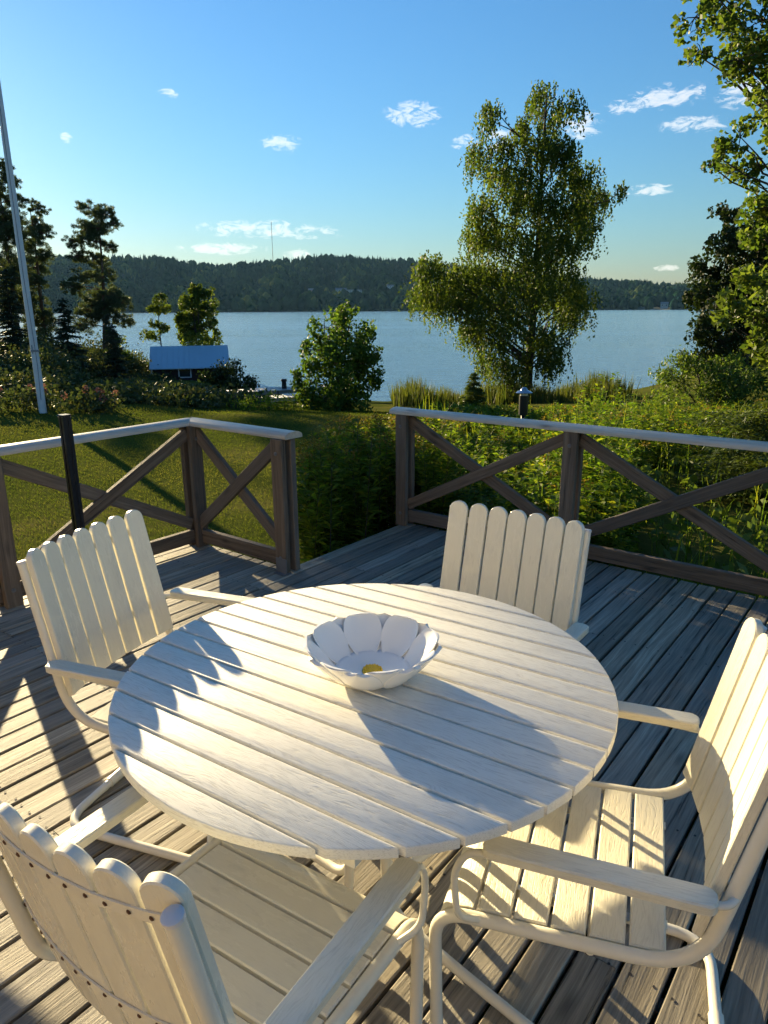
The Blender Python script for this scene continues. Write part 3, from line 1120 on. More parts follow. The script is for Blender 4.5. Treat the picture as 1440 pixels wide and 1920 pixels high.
        P = [(s * 0.291, -0.10, 0.596), (s * 0.291, -0.20, 0.594), (s * 0.275, q.y + 0.010, 0.598), (s * (HW + 0.006), q.y - 0.004, 0.600)]
        tube_obj('arm_bracket', round_path(P, 0.02, 4), 0.0075, 'tube_paint', c, 8)
    return c


def copy_tree(o, parent=None):
    n = o.copy()
    COL.objects.link(n)
    n.parent = parent
    for ch in o.children:
        copy_tree(ch, n)
    return n


CH_GRP = 'cream garden chairs round the table'
chair_b = make_chair('chair_slat')
chair_a = make_chair('chair_slat_smooth')
chair_c = copy_tree(chair_a)
chair_d = copy_tree(chair_a)
for o, (x, y, az), lab in (
        (chair_a, (-0.630, 2.023, 109.64), 'cream slatted garden chair left of the table, in front of the black post'),
        (chair_b, (0.433, 1.334, -69.66), 'cream garden chair at right, its grained seat and back lit by the sun'),
        (chair_c, (0.251, 2.044, 216.31), 'cream garden chair on the far side of the table, back to the dark railing'),
        (chair_d, (-0.282, 1.093, 32.07), 'nearest cream garden chair, seen from behind with rusty strap screws')):
    o.location = (x, y, 0.0015)
    o.rotation_euler = (0, 0, -R(az))
    tag(o, lab, 'chair', CH_GRP)


# ------------------------------------------------------------------ trees and shrubs
def limb_path(p, q, sag, r, n=5):
    p, q = np.asarray(p, float), np.asarray(q, float)
    out = []
    for k in range(n + 1):
        t = k / n
        c = p * (1 - t) + q * t
        c = c + np.array([0, 0, sag * math.sin(math.pi * t)]) + r.normal(size=3) * 0.03 * np.linalg.norm(q - p) * math.sin(math.pi * t)
        out.append(tuple(c))
    return out


def tree(name, label, cat, base, clusters, Y, depth, mode, leaf, bark, leaf_l, leaf_w, per, trunk_r, top=None, copies=2, group=None, seed=1, lean=(0, 0), stems=1):
    """clusters: (x, z, radius) of the leafy boughs; each grows on a limb from the trunk"""
    r = np.random.default_rng(seed)
    bx, by = base
    bz = float(ground_z(bx, by)) - 0.05
    t = thing(name, label, cat, (bx, by, bz), group=group)
    org = np.array([bx, by, bz])
    ztop = top if top is not None else max(c[1] for c in clusters)
    wood_g = Geo()
    H_ = ztop - bz
    def trunk_at(z, k=0):
        q = (z - bz) / H_
        off = 0.0 if stems == 1 else (k - (stems - 1) / 2) * 0.25 * (0.3 + q)
        return np.array([bx + lean[0] * q + 0.12 * math.sin(3.1 * q + seed) * q + off, by + lean[1] * q + 0.1 * math.sin(2.3 * q + 2 * seed + k), z])
    for k in range(stems):
        pts = [tuple(trunk_at(bz + H_ * i / 9, k) - org) for i in range(10)]
        rs = [trunk_r * (1.25 if i == 0 else 1) * (1 - 0.9 * (i / 9)) / (1 if stems == 1 else 1.6) + 0.006 for i in range(10)]
        wood_g.tube(pts, rs, 9)
    LV, TT = [], []
    for (cx, cz, cr) in clusters:
        for q in range(copies):
            dy = r.uniform(-1, 1) * depth * (0.35 + 0.65 * min(1.0, cr / 0.8))
            c = np.array([cx + r.normal() * cr * 0.15, Y + dy, cz + r.normal() * cr * 0.12])
            # limb
            if mode == 'pad':
                za = cz - 0.1 * abs(cx - bx)
            else:
                za = cz - 0.55 * math.hypot(cx - bx, dy) - 0.2
            za = min(max(za, bz + 0.12 * H_), ztop - 0.08 * H_)
            p0 = trunk_at(za, int(r.integers(0, stems)))
            path = limb_path(p0 - org, c - org, 0.05 * np.linalg.norm(c - p0), r)
            r0 = max(0.008, min(trunk_r * 0.3, 0.010 * np.linalg.norm(c - p0) + trunk_r * 0.08))
            wood_g.tube(path, [r0 * (1 - 0.8 * i / 5) for i in range(6)], 5)
            n = max(8, int(per * (cr ** 2 if mode != 'weep' else cr ** 1.6)))
            if mode == 'weep':
                ns = max(3, n // 14)
                s0 = ball(ns, c, (cr * 0.82, cr * 0.8, cr * 0.6), r, 0.1)
                ln = r.uniform(0.35, 1.05, ns) * (0.55 + 0.6 * cr)
                m_ = 14
                tt = np.linspace(0, 1, m_)[None] + r.uniform(-0.03, 0.03, (ns, m_))
                sway = r.normal(size=(ns, 1, 2)) * 0.22
                P = np.zeros((ns, m_, 3))
                P[..., 0] = s0[:, 0, None] + sway[:, :, 0] * tt * ln[:, None] + r.normal(size=(ns, m_)) * 0.035
                P[..., 1] = s0[:, 1, None] + sway[:, :, 1] * tt * ln[:, None] + r.normal(size=(ns, m_)) * 0.045
                P[..., 2] = s0[:, 2, None] + 0.25 * cr - ln[:, None] * tt ** 1.2
                P = P.reshape(-1, 3)
                LV.append(leaves(P, leaf_l, leaf_w, (0, 0, -1), 0.7, r=r))
                TT.append(np.repeat(np.clip(np.repeat(r.normal(0.5, 0.18, ns), m_) + r.normal(0, 0.15, ns * m_), 0, 1), 4))
            elif mode == 'ball':
                nb = max(2, int(5 + cr * 6))
                bc = ball(nb, c, (cr * 0.75, cr * 0.75, cr * 0.65), r, 0.6)
                P = np.concatenate([ball(max(3, n // nb), b_, cr * r.uniform(0.28, 0.48), r, 0.3) for b_ in bc])
                for b_ in bc:
                    wood_g.tube([tuple(c - org), tuple((c + b_) / 2 - org + np.array([0, 0, 0.02])), tuple(b_ - org)], [0.006, 0.005, 0.003], 4, False)
                LV.append(leaves(P, leaf_l, leaf_w, (0, 0, -0.3), 1.0, r=r))
                TT.append(leaf_tint(len(P), r=r))
            elif mode == 'pad':
                nb = max(6, int(9 + cr * 16))
                bc = ball(nb, c, (cr * 0.98, cr * 0.98, cr * 0.72), r, 0.3)
                for b_ in bc:
                    k_ = max(6, n // nb)
                    P = ball(k_, b_, (cr * 0.24, cr * 0.24, cr * 0.15), r, 0.1)
                    LV.append(leaves(P, leaf_l, leaf_w, (0, 0, 0.55), 0.9, r=r))
                    TT.append(leaf_tint(k_, r=r))
                    wood_g.tube([tuple(c - org), tuple(b_ - org)], [0.016, 0.006], 4, False)
    wood_g.build('trunk', bark, t, True)
    L = np.concatenate(LV) - org
    np_mesh('crown', L, 4, leaf, t, np.concatenate(TT))
    return t


BIRCH = [(4.3, 6.9, 0.45), (4.75, 7.5, 0.42), (6.9, 5.0, 0.55), (4.9, 6.2, 0.5), (5.51, 8.66, 0.61), (5.78, 7.77, 0.69), (5.25, 6.69, 0.83), (6.1, 6.44, 0.7), (3.59, 7.73, 0.47), (3.49, 6.79, 0.63), (4.07, 6.02, 0.67), (4.66, 5.33, 0.94), (5.71, 4.98, 0.94), (6.77, 6.01, 0.78), (7.42, 5.32, 0.75), (8.12, 5.45, 0.37), (7.07, 4.44, 0.8), (3.42, 4.9, 0.75), (3.25, 4.11, 0.68), (4.25, 3.93, 0.99), (5.4, 3.74, 1.05), (6.46, 3.56, 0.92), (3.87, 2.85, 0.93), (5.08, 2.47, 1.16), (6.25, 2.28, 1.07), (7.15, 1.9, 0.74), (2.76, 2.58, 1.01), (1.83, 2.77, 0.77), (1.41, 2.03, 0.66), (2.23, 1.84, 0.82), (3.56, 1.55, 1.02), (4.75, 1.17, 1.02), (6.8, 1.34, 0.71), (3.99, 0.41, 0.79), (3.35, 0.79, 0.59), (5.78, 0.4, 0.87), (4.83, -0.57, 0.8), (3.92, -0.37, 0.68), (6.02, -0.38, 0.68)]
tree('birch_tree', 'tall weeping birch standing alone at the lake shore behind the lamp', 'tree', (5.4, 27.0), BIRCH, 27.0, 1.6, 'weep', 'birch_leaf', 'bark', 0.112, 0.07, 1300, 0.17, top=8.6, seed=2, lean=(0.35, 0.1))

BUSH = [(-0.88, 1.46, 0.37), (-1.22, 1.14, 0.52), (-0.63, 1.01, 0.5), (-1.56, 0.7, 0.5), (-0.97, 0.56, 0.73), (-0.37, 0.5, 0.4), (-1.71, 0.18, 0.51), (-1.12, -0.02, 0.73), (-0.51, 0.04, 0.6), (-1.93, -0.28, 0.43), (-1.33, -0.55, 0.67), (-0.72, -0.56, 0.67), (-0.25, -0.23, 0.24), (-2.11, 0.05, 0.19), (-0.18, 0.43, 0.16)]
tree('alder_bush', 'rounded dense green bush in the middle of the lawn edge before the water', 'bush', (-1.1, 18.0), BUSH, 18.0, 0.75, 'ball', 'bush_leaf', 'bark', 0.11, 0.07, 1100, 0.06, top=1.3, seed=3, stems=3)

ASPEN = [(3.41, 4.55, 0.28), (3.82, 4.4, 0.39), (3.47, 4.23, 0.17), (3.78, 4.01, 0.28), (4.06, 3.68, 0.29), (3.87, 3.37, 0.23), (3.73, 3.13, 0.15), (4.12, 3.05, 0.26), (4.24, 2.64, 0.24), (4.25, 2.31, 0.22), (4.19, 4.15, 0.39), (4.41, 3.39, 0.4), (4.54, 2.59, 0.42), (4.46, 1.91, 0.3), (4.84, 1.44, 0.43), (4.62, 3.9, 0.45), (4.83, 2.97, 0.47), (3.6, 4.9, 0.4), (4.1, 5.0, 0.5), (4.7, 4.8, 0.5), (5.3, 4.2, 0.6), (5.4, 3.2, 0.6), (5.3, 2.2, 0.6), (5.0, 5.6, 0.6)]
tree('aspen_tree', 'round leaved aspen overhanging the upper right corner', 'tree', (5.2, 8.7), ASPEN, 8.6, 0.5, 'ball', 'aspen_leaf', 'bark', 0.060, 0.054, 2500, 0.11, top=5.6, seed=4, lean=(-0.3, 0))

ASH = [(3.85, 1.67, 0.2), (4.06, 1.45, 0.26), (4.19, 1.11, 0.27), (3.79, 1.45, 0.15), (4.23, 1.67, 0.29), (3.97, 1.89, 0.17), (4.5, 1.4, 0.3), (4.45, 1.0, 0.3)]
tree('ash_sapling', 'bright green sapling with long leaflets below the aspen at the right edge', 'sapling', (4.6, 8.0), ASH, 8.0, 0.3, 'ball', 'ash_leaf', 'bark', 0.13, 0.045, 1500, 0.03, top=1.9, seed=5)

DARK = [(11.05, 4.41, 0.47), (10.75, 3.47, 0.54), (11.47, 3.78, 0.68), (10.59, 2.67, 0.58), (11.38, 2.5, 0.86), (10.43, 1.85, 0.62), (11.34, 1.51, 0.96), (10.37, 0.84, 0.56), (11.21, 0.49, 0.88), (12.08, 1.17, 1.05), (12.02, 2.82, 1.03), (12.09, -0.2, 1.07), (10.85, -0.19, 0.64), (12.02, 4.1, 0.84), (12.8, 2, 1), (12.8, 3.6, 1)]
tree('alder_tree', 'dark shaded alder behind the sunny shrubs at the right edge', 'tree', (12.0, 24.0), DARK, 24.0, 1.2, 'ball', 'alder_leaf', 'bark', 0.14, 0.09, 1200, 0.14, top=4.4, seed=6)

RBUSH = [(6.31, 0.17, 0.36), (6.77, 0.29, 0.47), (7.26, 0.17, 0.53), (7.77, -0.07, 0.54), (6.65, -0.24, 0.48), (7.21, -0.36, 0.54), (6.13, -0.36, 0.3), (8.09, 0.16, 0.59), (7.96, -0.67, 0.6), (7.6, -0.4, 0.6), (8.6, -0.1, 0.6)]
tree('willow_bush', 'sunlit olive green bush at the foot of the dark alder', 'bush', (7.3, 16.0), RBUSH, 16.0, 0.8, 'ball', 'aspen_leaf', 'bark', 0.09, 0.038, 1500, 0.05, top=0.3, seed=7, stems=3)

# pines on the left point
P1 = [(-21.69, 9.42, 0.56), (-21.33, 8.7, 0.68), (-22.2, 8.14, 0.78), (-20.99, 7.84, 0.31), (-21.88, 7.12, 0.94), (-22.65, 6.25, 1.1), (-21.79, 5.65, 0.95), (-22.61, 4.45, 1.28), (-22.75, 8.57, 0.93), (-23.23, 6.54, 1.26), (-21.94, 3.54, 0.8), (-23.21, 2.62, 1.29), (-22.59, 1.37, 0.98)]
P2 = [(-21.48, 7.63, 0.54), (-21.92, 6.86, 0.74), (-21.32, 6.38, 0.67), (-22.27, 5.6, 0.85), (-21.51, 4.95, 0.61), (-22.63, 4.31, 0.85), (-22.08, 3.34, 0.69), (-22.74, 2.35, 1.04), (-22.01, 1.35, 0.87), (-22.67, 0.34, 1.05)]
P3 = [(-15.88, 6.78, 0.64), (-15.0, 6.72, 0.59), (-14.57, 6.17, 0.35), (-16.7, 6.05, 0.74), (-15.54, 5.9, 0.74), (-17.23, 5.36, 0.53), (-16.21, 5.22, 0.65), (-15.21, 4.93, 0.42), (-17.04, 4.52, 0.54), (-16.03, 4.23, 0.6), (-16.73, 3.39, 0.6), (-15.53, 3.38, 0.54), (-17.4, 2.82, 0.6), (-16.38, 2.53, 0.84), (-15.34, 2.38, 0.76), (-14.79, 1.94, 0.55), (-16.94, 1.66, 0.85), (-15.91, 1.36, 0.85), (-17.35, 0.78, 0.67), (-15.03, 1.06, 0.61)]
GP = 'pines on the left point'
kw = dict(mode='pad', leaf='pine_needle', bark='pine_bark', leaf_l=0.25, leaf_w=0.030, trunk_r=0.17, group=GP)
tree('pine_tree', 'tallest pine at the left edge, behind the flagpole', 'tree', (-22.4, 45.0), P1, 45.0, 1.4, per=2000, top=9.4, seed=11, **kw)
tree('pine_tree', 'pine just right of the flagpole, shorter than the one at the edge', 'tree', (-22.2, 48.0), P2, 48.0, 1.3, per=2000, top=7.6, seed=12, **kw)
tree('pine_tree', 'wind shaped pine with open crown left of the boathouse', 'tree', (-16.2, 42.0), P3, 42.0, 1.1, per=2000, top=6.6, seed=13, lean=(0.6, 0), **kw)
pr = random.Random(21)
for k, (x, y, h) in enumerate([(-26.75, 46, 13.4), (-30.0, 44, 9.4), (-33.5, 49, 11.0), (-37.5, 47, 10.0)]):
    cl = [(x + pr.uniform(-1.6, 1.6) * (1.15 - q / 12), 0.3 + (h - 0.6) * q / 11, pr.uniform(0.7, 1.2) * (1.25 - q / 16)) for q in range(12)]
    if k == 0:           # a full-headed tree: its long shadow lies across the right half of the deck
        cl = [(x - 1.3 + 0.75 * pr.random(), 11.4 + 1.9 * q / 8, pr.uniform(0.46, 0.56)) for q in range(9)]
        cl += [(x + 0.2 + 1.1 * q / 5, 12.45 + 0.9 * pr.random(), pr.uniform(0.5, 0.6)) for q in range(6)]
        cl += [(x + pr.uniform(-2.4, 2.4), pr.uniform(4.0, 9.5), pr.uniform(0.4, 0.55)) for q in range(15)]
    tree('pine_tree', ('first', 'second', 'third', 'outermost')[k] + ' pine of the row running on left of the edge pine, out of the picture', 'tree', (x, y), cl, y, 1.5, per=(3600 if k == 0 else 900), top=h, seed=30 + k, **kw)

BL1 = [(-11.17, 2.71, 0.52), (-10.6, 2.55, 0.52), (-11.46, 1.94, 0.71), (-10.51, 1.62, 0.72), (-11.86, 1.0, 0.65), (-11.07, 0.68, 0.98), (-10.24, 0.83, 0.46), (-12.09, 0.21, 0.72), (-10.97, -0.28, 0.92)]
BL2 = [(-13.29, 2.2, 0.45), (-13.6, 1.64, 0.46), (-13.01, 1.63, 0.39), (-13.67, 0.85, 0.39), (-13.21, 0.53, 0.46), (-13.91, 0.06, 0.53)]
tree('shore_birch', 'leafy olive green birch rising behind the boathouse roof', 'tree', (-11.0, 43.6), BL1, 44.0, 0.8, 'ball', 'birch_leaf', 'bark', 0.17, 0.11, 1000, 0.07, top=2.6, seed=15, stems=2)
tree('shore_birch', 'thin sparse birch left of the boathouse roof', 'tree', (-13.4, 44.0), BL2, 44.0, 0.4, 'ball', 'birch_leaf', 'bark', 0.16, 0.10, 800, 0.05, top=2.2, seed=16)


def spruce(name, label, base, top, rad, leaf, seed, whorl=0.28, nb=8, needle=(0.17, 0.045), dens=1.5, droop=0.25, group=None, cat='tree'):
    r = np.random.default_rng(seed)
    bx, by = base
    bz = float(ground_z(bx, by)) - 0.04
    t = thing(name, label, cat, (bx, by, bz), group=group)
    H_ = top - bz
    g = Geo().tube([(0, 0, 0), (0.02, 0.01, H_ * 0.5), (0, 0, H_)], [0.03 + 0.018 * H_, 0.012 + 0.01 * H_, 0.004], 8)
    PP, AX = [], []
    z = 0.10 * H_
    while z < H_ * 0.985:
        q = z / H_
        Lb = rad * (1 - q) ** 0.85 * (0.9 + 0.1 * r.normal()) + 0.03
        for k in range(nb):
            a = r.uniform(0, 6.283)
            L = Lb * r.uniform(0.7, 1.12)
            d = np.array([math.cos(a), math.sin(a), 0])
            zz = z + r.uniform(-0.5, 0.5) * whorl
            tip = d * L + np.array([0, 0, zz - droop * L + 0.12 * L * L])
            base_p = np.array([0, 0, zz])
            g.tube([tuple(base_p), tuple((base_p + tip) / 2 + [0, 0, -0.03 * L]), tuple(tip)], [0.004 + 0.006 * L, 0.004, 0.002], 4, False)
            side = np.array([-d[1], d[0], 0])
            nt_ = max(3, int(L / 0.06 * dens))
            for j in range(nt_):
                f = (j + 0.6) / nt_
                p = base_p * (1 - f) + tip * f
                for sgn in (-1, 1):
                    tl = (0.10 + 0.34 * L * (1 - f) + 0.03) * r.uniform(0.7, 1.1)
                    td = unit((d * 0.75 + side * sgn * 0.8 + np.array([0, 0, -0.15]))[None])[0]
                    m_ = max(2, int(tl / (needle[0] * 0.42) * dens))
                    tq = (np.arange(m_) + 0.5) / m_
                    PP.append(p + td * (tl * tq)[:, None] + r.normal(size=(m_, 3)) * 0.01)
                    AX.append(np.tile(td, (m_, 1)))
        z += whorl * (0.6 + 0.5 * (1 - q))
    P = np.concatenate(PP)
    A = np.concatenate(AX)
    n = len(P)
    a = unit(A + r.normal(size=(n, 3)) * 0.35)
    b = unit(np.cross(a, np.array([0, 0, 1.0]) + r.normal(size=(n, 3)) * 0.5))
    Ls = (needle[0] * r.uniform(0.7, 1.2, n))[:, None]
    W_ = (needle[1] * r.uniform(0.7, 1.2, n))[:, None]
    V = np.stack([P - a * Ls / 2, P + b * W_ / 2, P + a * Ls / 2, P - b * W_ / 2], 1).reshape(-1, 3)
    g.build('trunk', 'bark', t, True)
    np_mesh('crown', V, 4, leaf, t, leaf_tint(n, r=r))
    return t


spruce('spruce_tree', 'dark conical spruce below the wind shaped pine', (-13.0, 30.0), 2.1, 1.15, 'spruce_needle', 41, 0.24, 9)
spruce('spruce_tree', 'small dark spruce close to the left of the boathouse', (-12.2, 33.0), 1.0, 0.75, 'spruce_needle', 42, 0.22, 8)
spruce('spruce_tree', 'narrow dark spruce between the big spruce and the boathouse', (-13.4, 35.8), 1.5, 0.7, 'spruce_needle', 43, 0.24, 8)
spruce('spruce_tree', 'low young spruce among the reeds left of the birch', (2.9, 23.0), -0.45, 0.62, 'near_spruce_needle', 44, 0.16, 9)
spruce('spruce_tree', 'near spruce reaching in over the railing at the right edge', (4.45, 7.2), 1.75, 1.6, 'near_spruce_needle', 45, 0.14, 15, (0.075, 0.020), 1.35, 0.22)
spruce('spruce_tree', 'broad dark spruce at the left edge behind the hydrangeas', (-16.2, 29.0), 3.2, 1.6, 'spruce_needle', 46, 0.26, 10)
spruce('spruce_tree', 'slim dark spruce behind the flagpole, right of the broad edge spruce', (-17.2, 34.0), 3.6, 1.4, 'spruce_needle', 47, 0.28, 9)
tree('shore_shrub', 'thin lit shrub between the spruces and the boathouse', 'shrub', (-14.9, 40.5), [(-15.1, 0.4, 0.5), (-14.7, 0.0, 0.5), (-15.0, -0.6, 0.6), (-14.4, -0.9, 0.5)], 40.5, 0.4, 'ball', 'birch_leaf', 'bark', 0.15, 0.09, 500, 0.04, top=0.5, seed=17)


def mound(name, label, cat, blobs, leaf, per, L, W, seed, flowers=None, group=None, kind=None):
    """shrub or hedge made of leafy blobs (x, y, radius, top height above its ground) with stems inside"""
    r = np.random.default_rng(seed)
    bx, by = float(np.mean([b[0] for b in blobs])), float(np.mean([b[1] for b in blobs]))
    bz = float(ground_z(bx, by)) - 0.03
    org = np.array([bx, by, bz])
    t = thing(name, label, cat, tuple(org), group=group, kind=kind)
    LV, g, FL = [], Geo(), []
    for (x, y, rad, h) in blobs:
        z0 = float(ground_z(x, y)) - 0.05
        for k in range(max(4, int(rad * 8))):
            a, q = r.uniform(0, 6.28), r.uniform(0.2, 0.95)
            tip = np.array([x + math.cos(a) * rad * q, y + math.sin(a) * rad * q, z0 + h * (1 - 0.45 * q * q) * r.uniform(0.72, 1.04)])
            b0 = np.array([x + math.cos(a) * rad * q * 0.4, y + math.sin(a) * rad * q * 0.4, z0])
            g.tube([tuple(b0 - org), tuple((b0 + tip) / 2 - org + r.normal(size=3) * 0.04), tuple(tip - org)], [0.012, 0.008, 0.004], 4, False)
            m_ = int(per * rad)
            f = r.uniform(0.05, 1, m_) ** 0.7
            P = b0 + (tip - b0) * f[:, None] + r.normal(size=(m_, 3)) * np.array([0.16, 0.16, 0.08]) * (0.4 + rad)
            P[:, 2] = np.maximum(P[:, 2], z0 + 0.03)
            LV.append(leaves(P, L, W, (0, 0, 0.4), 1.0, r=r))
            if flowers and r.uniform() < flowers[1]:
                FL.append(leaves(ball(26, tip + [0, 0, 0.04], 0.075, r, 0.9), 0.05, 0.045, r=r))
    V = np.concatenate(LV) - org
    g.build('stems', 'twig', t)['kind'] = 'stuff'
    np_mesh('foliage', V, 4, leaf, t, leaf_tint(len(V) // 4, r=r))
    if FL:
        V = np.concatenate(FL) - org
        np_mesh('flower_heads', V, 4, flowers[0], t, leaf_tint(len(V) // 4, r=r), 'stuff')
    return t


mound('hydrangea', 'hydrangea with faded red flower heads at the foot of the flagpole', 'shrub', [(-7.35, 14.2, 0.55, 0.62), (-6.9, 14.6, 0.5, 0.55)], 'hedge_leaf', 150, 0.10, 0.07, 51, ('flower_pink', 0.9))
mound('hydrangea', 'hydrangea with dry pinkish heads right of the flagpole', 'shrub', [(-6.05, 14.3, 0.5, 0.5), (-5.7, 14.5, 0.4, 0.45)], 'hedge_leaf', 150, 0.10, 0.07, 52, ('flower_pink', 0.7))
hb = [(-10.5 + 0.85 * k + pr.uniform(-0.2, 0.2), 17.2 + pr.uniform(-0.5, 0.5), pr.uniform(0.7, 0.95), pr.uniform(0.36, 0.5) + max(0, 4 - k) * 0.11) for k in range(9)]
mound('hedge', 'long dark hedge across the far side of the lawn below the boathouse', 'hedge', hb, 'hedge_leaf', 120, 0.12, 0.07, 53)
mound('shrub', 'yellowish green shrub at the right end of the dark hedge', 'shrub', [(-2.75, 16.6, 0.45, 0.5), (-2.3, 16.7, 0.35, 0.42), (-3.2, 16.7, 0.4, 0.45)], 'goldenrod_leaf', 200, 0.09, 0.035, 54)
ub = [(-21 + 1.35 * k + pr.uniform(-0.5, 0.5), 25.5 + pr.uniform(-2.5, 3.5), pr.uniform(1.0, 1.5), pr.uniform(1.0, 1.7)) for k in range(9)]
ub += [(-10.5, 30, 1.2, 0.2), (-9.2, 31, 1.2, 0.25), (-12.6, 28, 1.2, 0.6), (-8, 29, 1.1, 0.3), (-9.5, 26, 1.2, 0.2), (-6.8, 26, 1.0, 0.7), (-8, 23, 1.1, 0.25), (-5.8, 22.5, 1.0, 0.3), (-10.5, 22.5, 1.2, 0.6), (-4.4, 21.5, 0.8, 0.6)]
ub += [(-23 + 1.5 * k + pr.uniform(-0.4, 0.4), 33 + pr.uniform(-2, 6), pr.uniform(1.2, 1.7), pr.uniform(1.4, 2.4)) for k in range(8)]
ub += [(-28 + 1.6 * k, 40 + pr.uniform(-2, 6), 1.6, pr.uniform(1.6, 2.6)) for k in range(8)]
ub += [(-14.6, 38, 1.2, 1.4), (-13.6, 40, 1.1, 1.2), (-15.5, 36, 1.3, 1.4), (-16.5, 46, 1.5, 1.6), (-14.4, 46, 1.2, 1.2)]
# nothing tall stands in the line of sight to the boathouse front
ub = [(x, y, rad, min(h, max(0.12, 1.59 - 0.104 * y - float(ground_z(x, y)))) if (-0.335 < (x + rad) / y and (x - rad) / y < -0.19 and y < 39) else h) for (x, y, rad, h) in ub]
u_ = mound('undergrowth', 'dark tangled undergrowth on the slope below the pines', 'undergrowth', ub, 'hedge_leaf', 110, 0.17, 0.09, 55, kind='stuff')
mound('shrub', 'dark shrub leaning over the water right of the boathouse', 'shrub', [(-7.6, 36.5, 0.9, 1.5), (-6.6, 36.2, 0.6, 0.9), (-8.3, 36.2, 0.9, 1.2), (-7.2, 35.2, 0.8, 0.8)], 'alder_leaf', 130, 0.17, 0.09, 56)

# reeds along the shore
def reeds():
    r = np.random.default_rng(61)
    n = 7000
    x = r.uniform(0.35, 9.0, n)
    y = 26.5 + r.normal(0, 1.0, n) + 0.12 * np.abs(x - 3) - np.clip(1.2 - x, 0, 1) * 0.5
    h = r.uniform(0.4, 1.15, n) * np.clip(0.62 + 0.25 * np.sin(x * 1.7) + 0.2 * np.sin(x * 5.3 + y), 0.3, 1)
    z = ground_z(x, y)
    d = r.normal(size=(n, 2)) * 0.12
    b = np.stack([x, y, z], 1)
    t = b + np.stack([d[:, 0] * h, d[:, 1] * h, h], 1)
    a = r.uniform(0, 6.28, n)
    wv = np.stack([np.cos(a), np.sin(a), np.zeros(n)], 1) * 0.014
    V = np.stack([b - wv, b + wv, (b + t) / 2 + wv * 1.3, t], 1)
    o = np_mesh('reeds', V.reshape(-1, 3), 4, 'reed_blade', None, np.repeat(r.uniform(0, 1, n), 4), 'stuff')
    tag(o, 'band of yellow green reeds at the water below the birch', 'reeds')


reeds()


def off_deck(x, y, m=0.06):
    u = SU * x + CU * y
    w_ = -CU * x + SU * y
    return ~(((u < 4.30 + m) & (w_ < 3.08 + m)) | ((u < 3.03 + m) & (w_ < 4.03 + m)))


def herbs(n, x, y, h, r, nleaf, ll, lw, flower, up=0.5, lo=0.12):
    """upright leafy stems; returns stems, leaves and flower quads"""
    z = ground_z(x, y)
    b = np.stack([x, y, z - 0.02], 1)
    lean = r.normal(size=(n, 2)) * 0.10
    tip = b + np.stack([lean[:, 0] * h, lean[:, 1] * h, h], 1)
    a = r.uniform(0, 6.28, n)
    wv = np.stack([np.cos(a), np.sin(a), np.zeros(n)], 1) * 0.0035
    mid = (b + tip) / 2
    ST = np.stack([b - wv, b + wv, tip + wv * 0.4, tip - wv * 0.4], 1).reshape(-1, 3)
    t = r.uniform(lo, 0.98, (n, nleaf))
    P = b[:, None] + (tip - b)[:, None] * t[..., None]
    an = r.uniform(0, 6.28, (n, nleaf))
    d = np.stack([np.cos(an), np.sin(an), np.full_like(an, up)], -1)
    d = d + r.normal(size=d.shape) * 0.25
    d = d / np.linalg.norm(d, axis=-1, keepdims=True)
    L = ll * (1.15 - 0.6 * t) * r.uniform(0.7, 1.2, t.shape)
    c = (P + d * (L * 0.5)[..., None]).reshape(-1, 3)
    d = d.reshape(-1, 3)
    L = L.reshape(-1, 1)
    s = unit(np.cross(d, np.array([0, 0, 1.0]) + r.normal(size=d.shape) * 0.4)) * (lw / 2)
    LV = np.stack([c - d * L / 2, c + s, c + d * L / 2 - np.array([0, 0, 0.15]) * L, c - s], 1).reshape(-1, 3)
    FV = None
    if flower:
        has = r.uniform(size=n) < flower
        tp = tip[has]
        m_ = 34
        e = r.normal(size=(len(tp), m_, 3)) * np.array([0.035, 0.035, 0.020]) + np.array([0, 0, 0.03])
        e[..., 2] -= (np.abs(e[..., 0]) + np.abs(e[..., 1])) * 0.5
        FV = leaves((tp[:, None] + e).reshape(-1, 3), 0.022, 0.016, r=r)
    return ST, LV, FV


# goldenrod in the gap between the two railings
def goldenrod():
    r = np.random.default_rng(71)
    n = 1500
    x = r.uniform(-0.75, 0.55, n)
    y = r.uniform(4.7, 7.6, n)
    ok = off_deck(x, y, 0.10) & (x > -0.115 * y + r.normal(0, 0.06, n)) & (x < 0.06 * y + 0.2)
    x, y = x[ok][:420], y[ok][:420]
    n = len(x)
    h = (1.59 - 0.152 * y + 0.36) * np.clip(0.74 + 0.34 * (x / y + 0.115) / 0.09, 0.6, 1.0) * r.uniform(0.72, 1.06, n)
    ST, LV, FV = herbs(n, x, y, h, r, 90, 0.13, 0.022, 0.30, up=0.45)
    t = thing('goldenrod_clump', 'tall goldenrod clump filling the gap between the two railings', 'plant', (-0.2, 6.0, float(ground_z(-0.2, 6.0))))
    o = np.array(t.location)
    np_mesh('stems', ST - o, 4, 'twig', t)
    np_mesh('leaves', LV - o, 4, 'goldenrod_leaf', t, leaf_tint(len(LV) // 4, r=r))
    np_mesh('flower_heads', FV - o, 4, 'goldenrod_flower', t, leaf_tint(len(FV) // 4, r=r))


goldenrod()


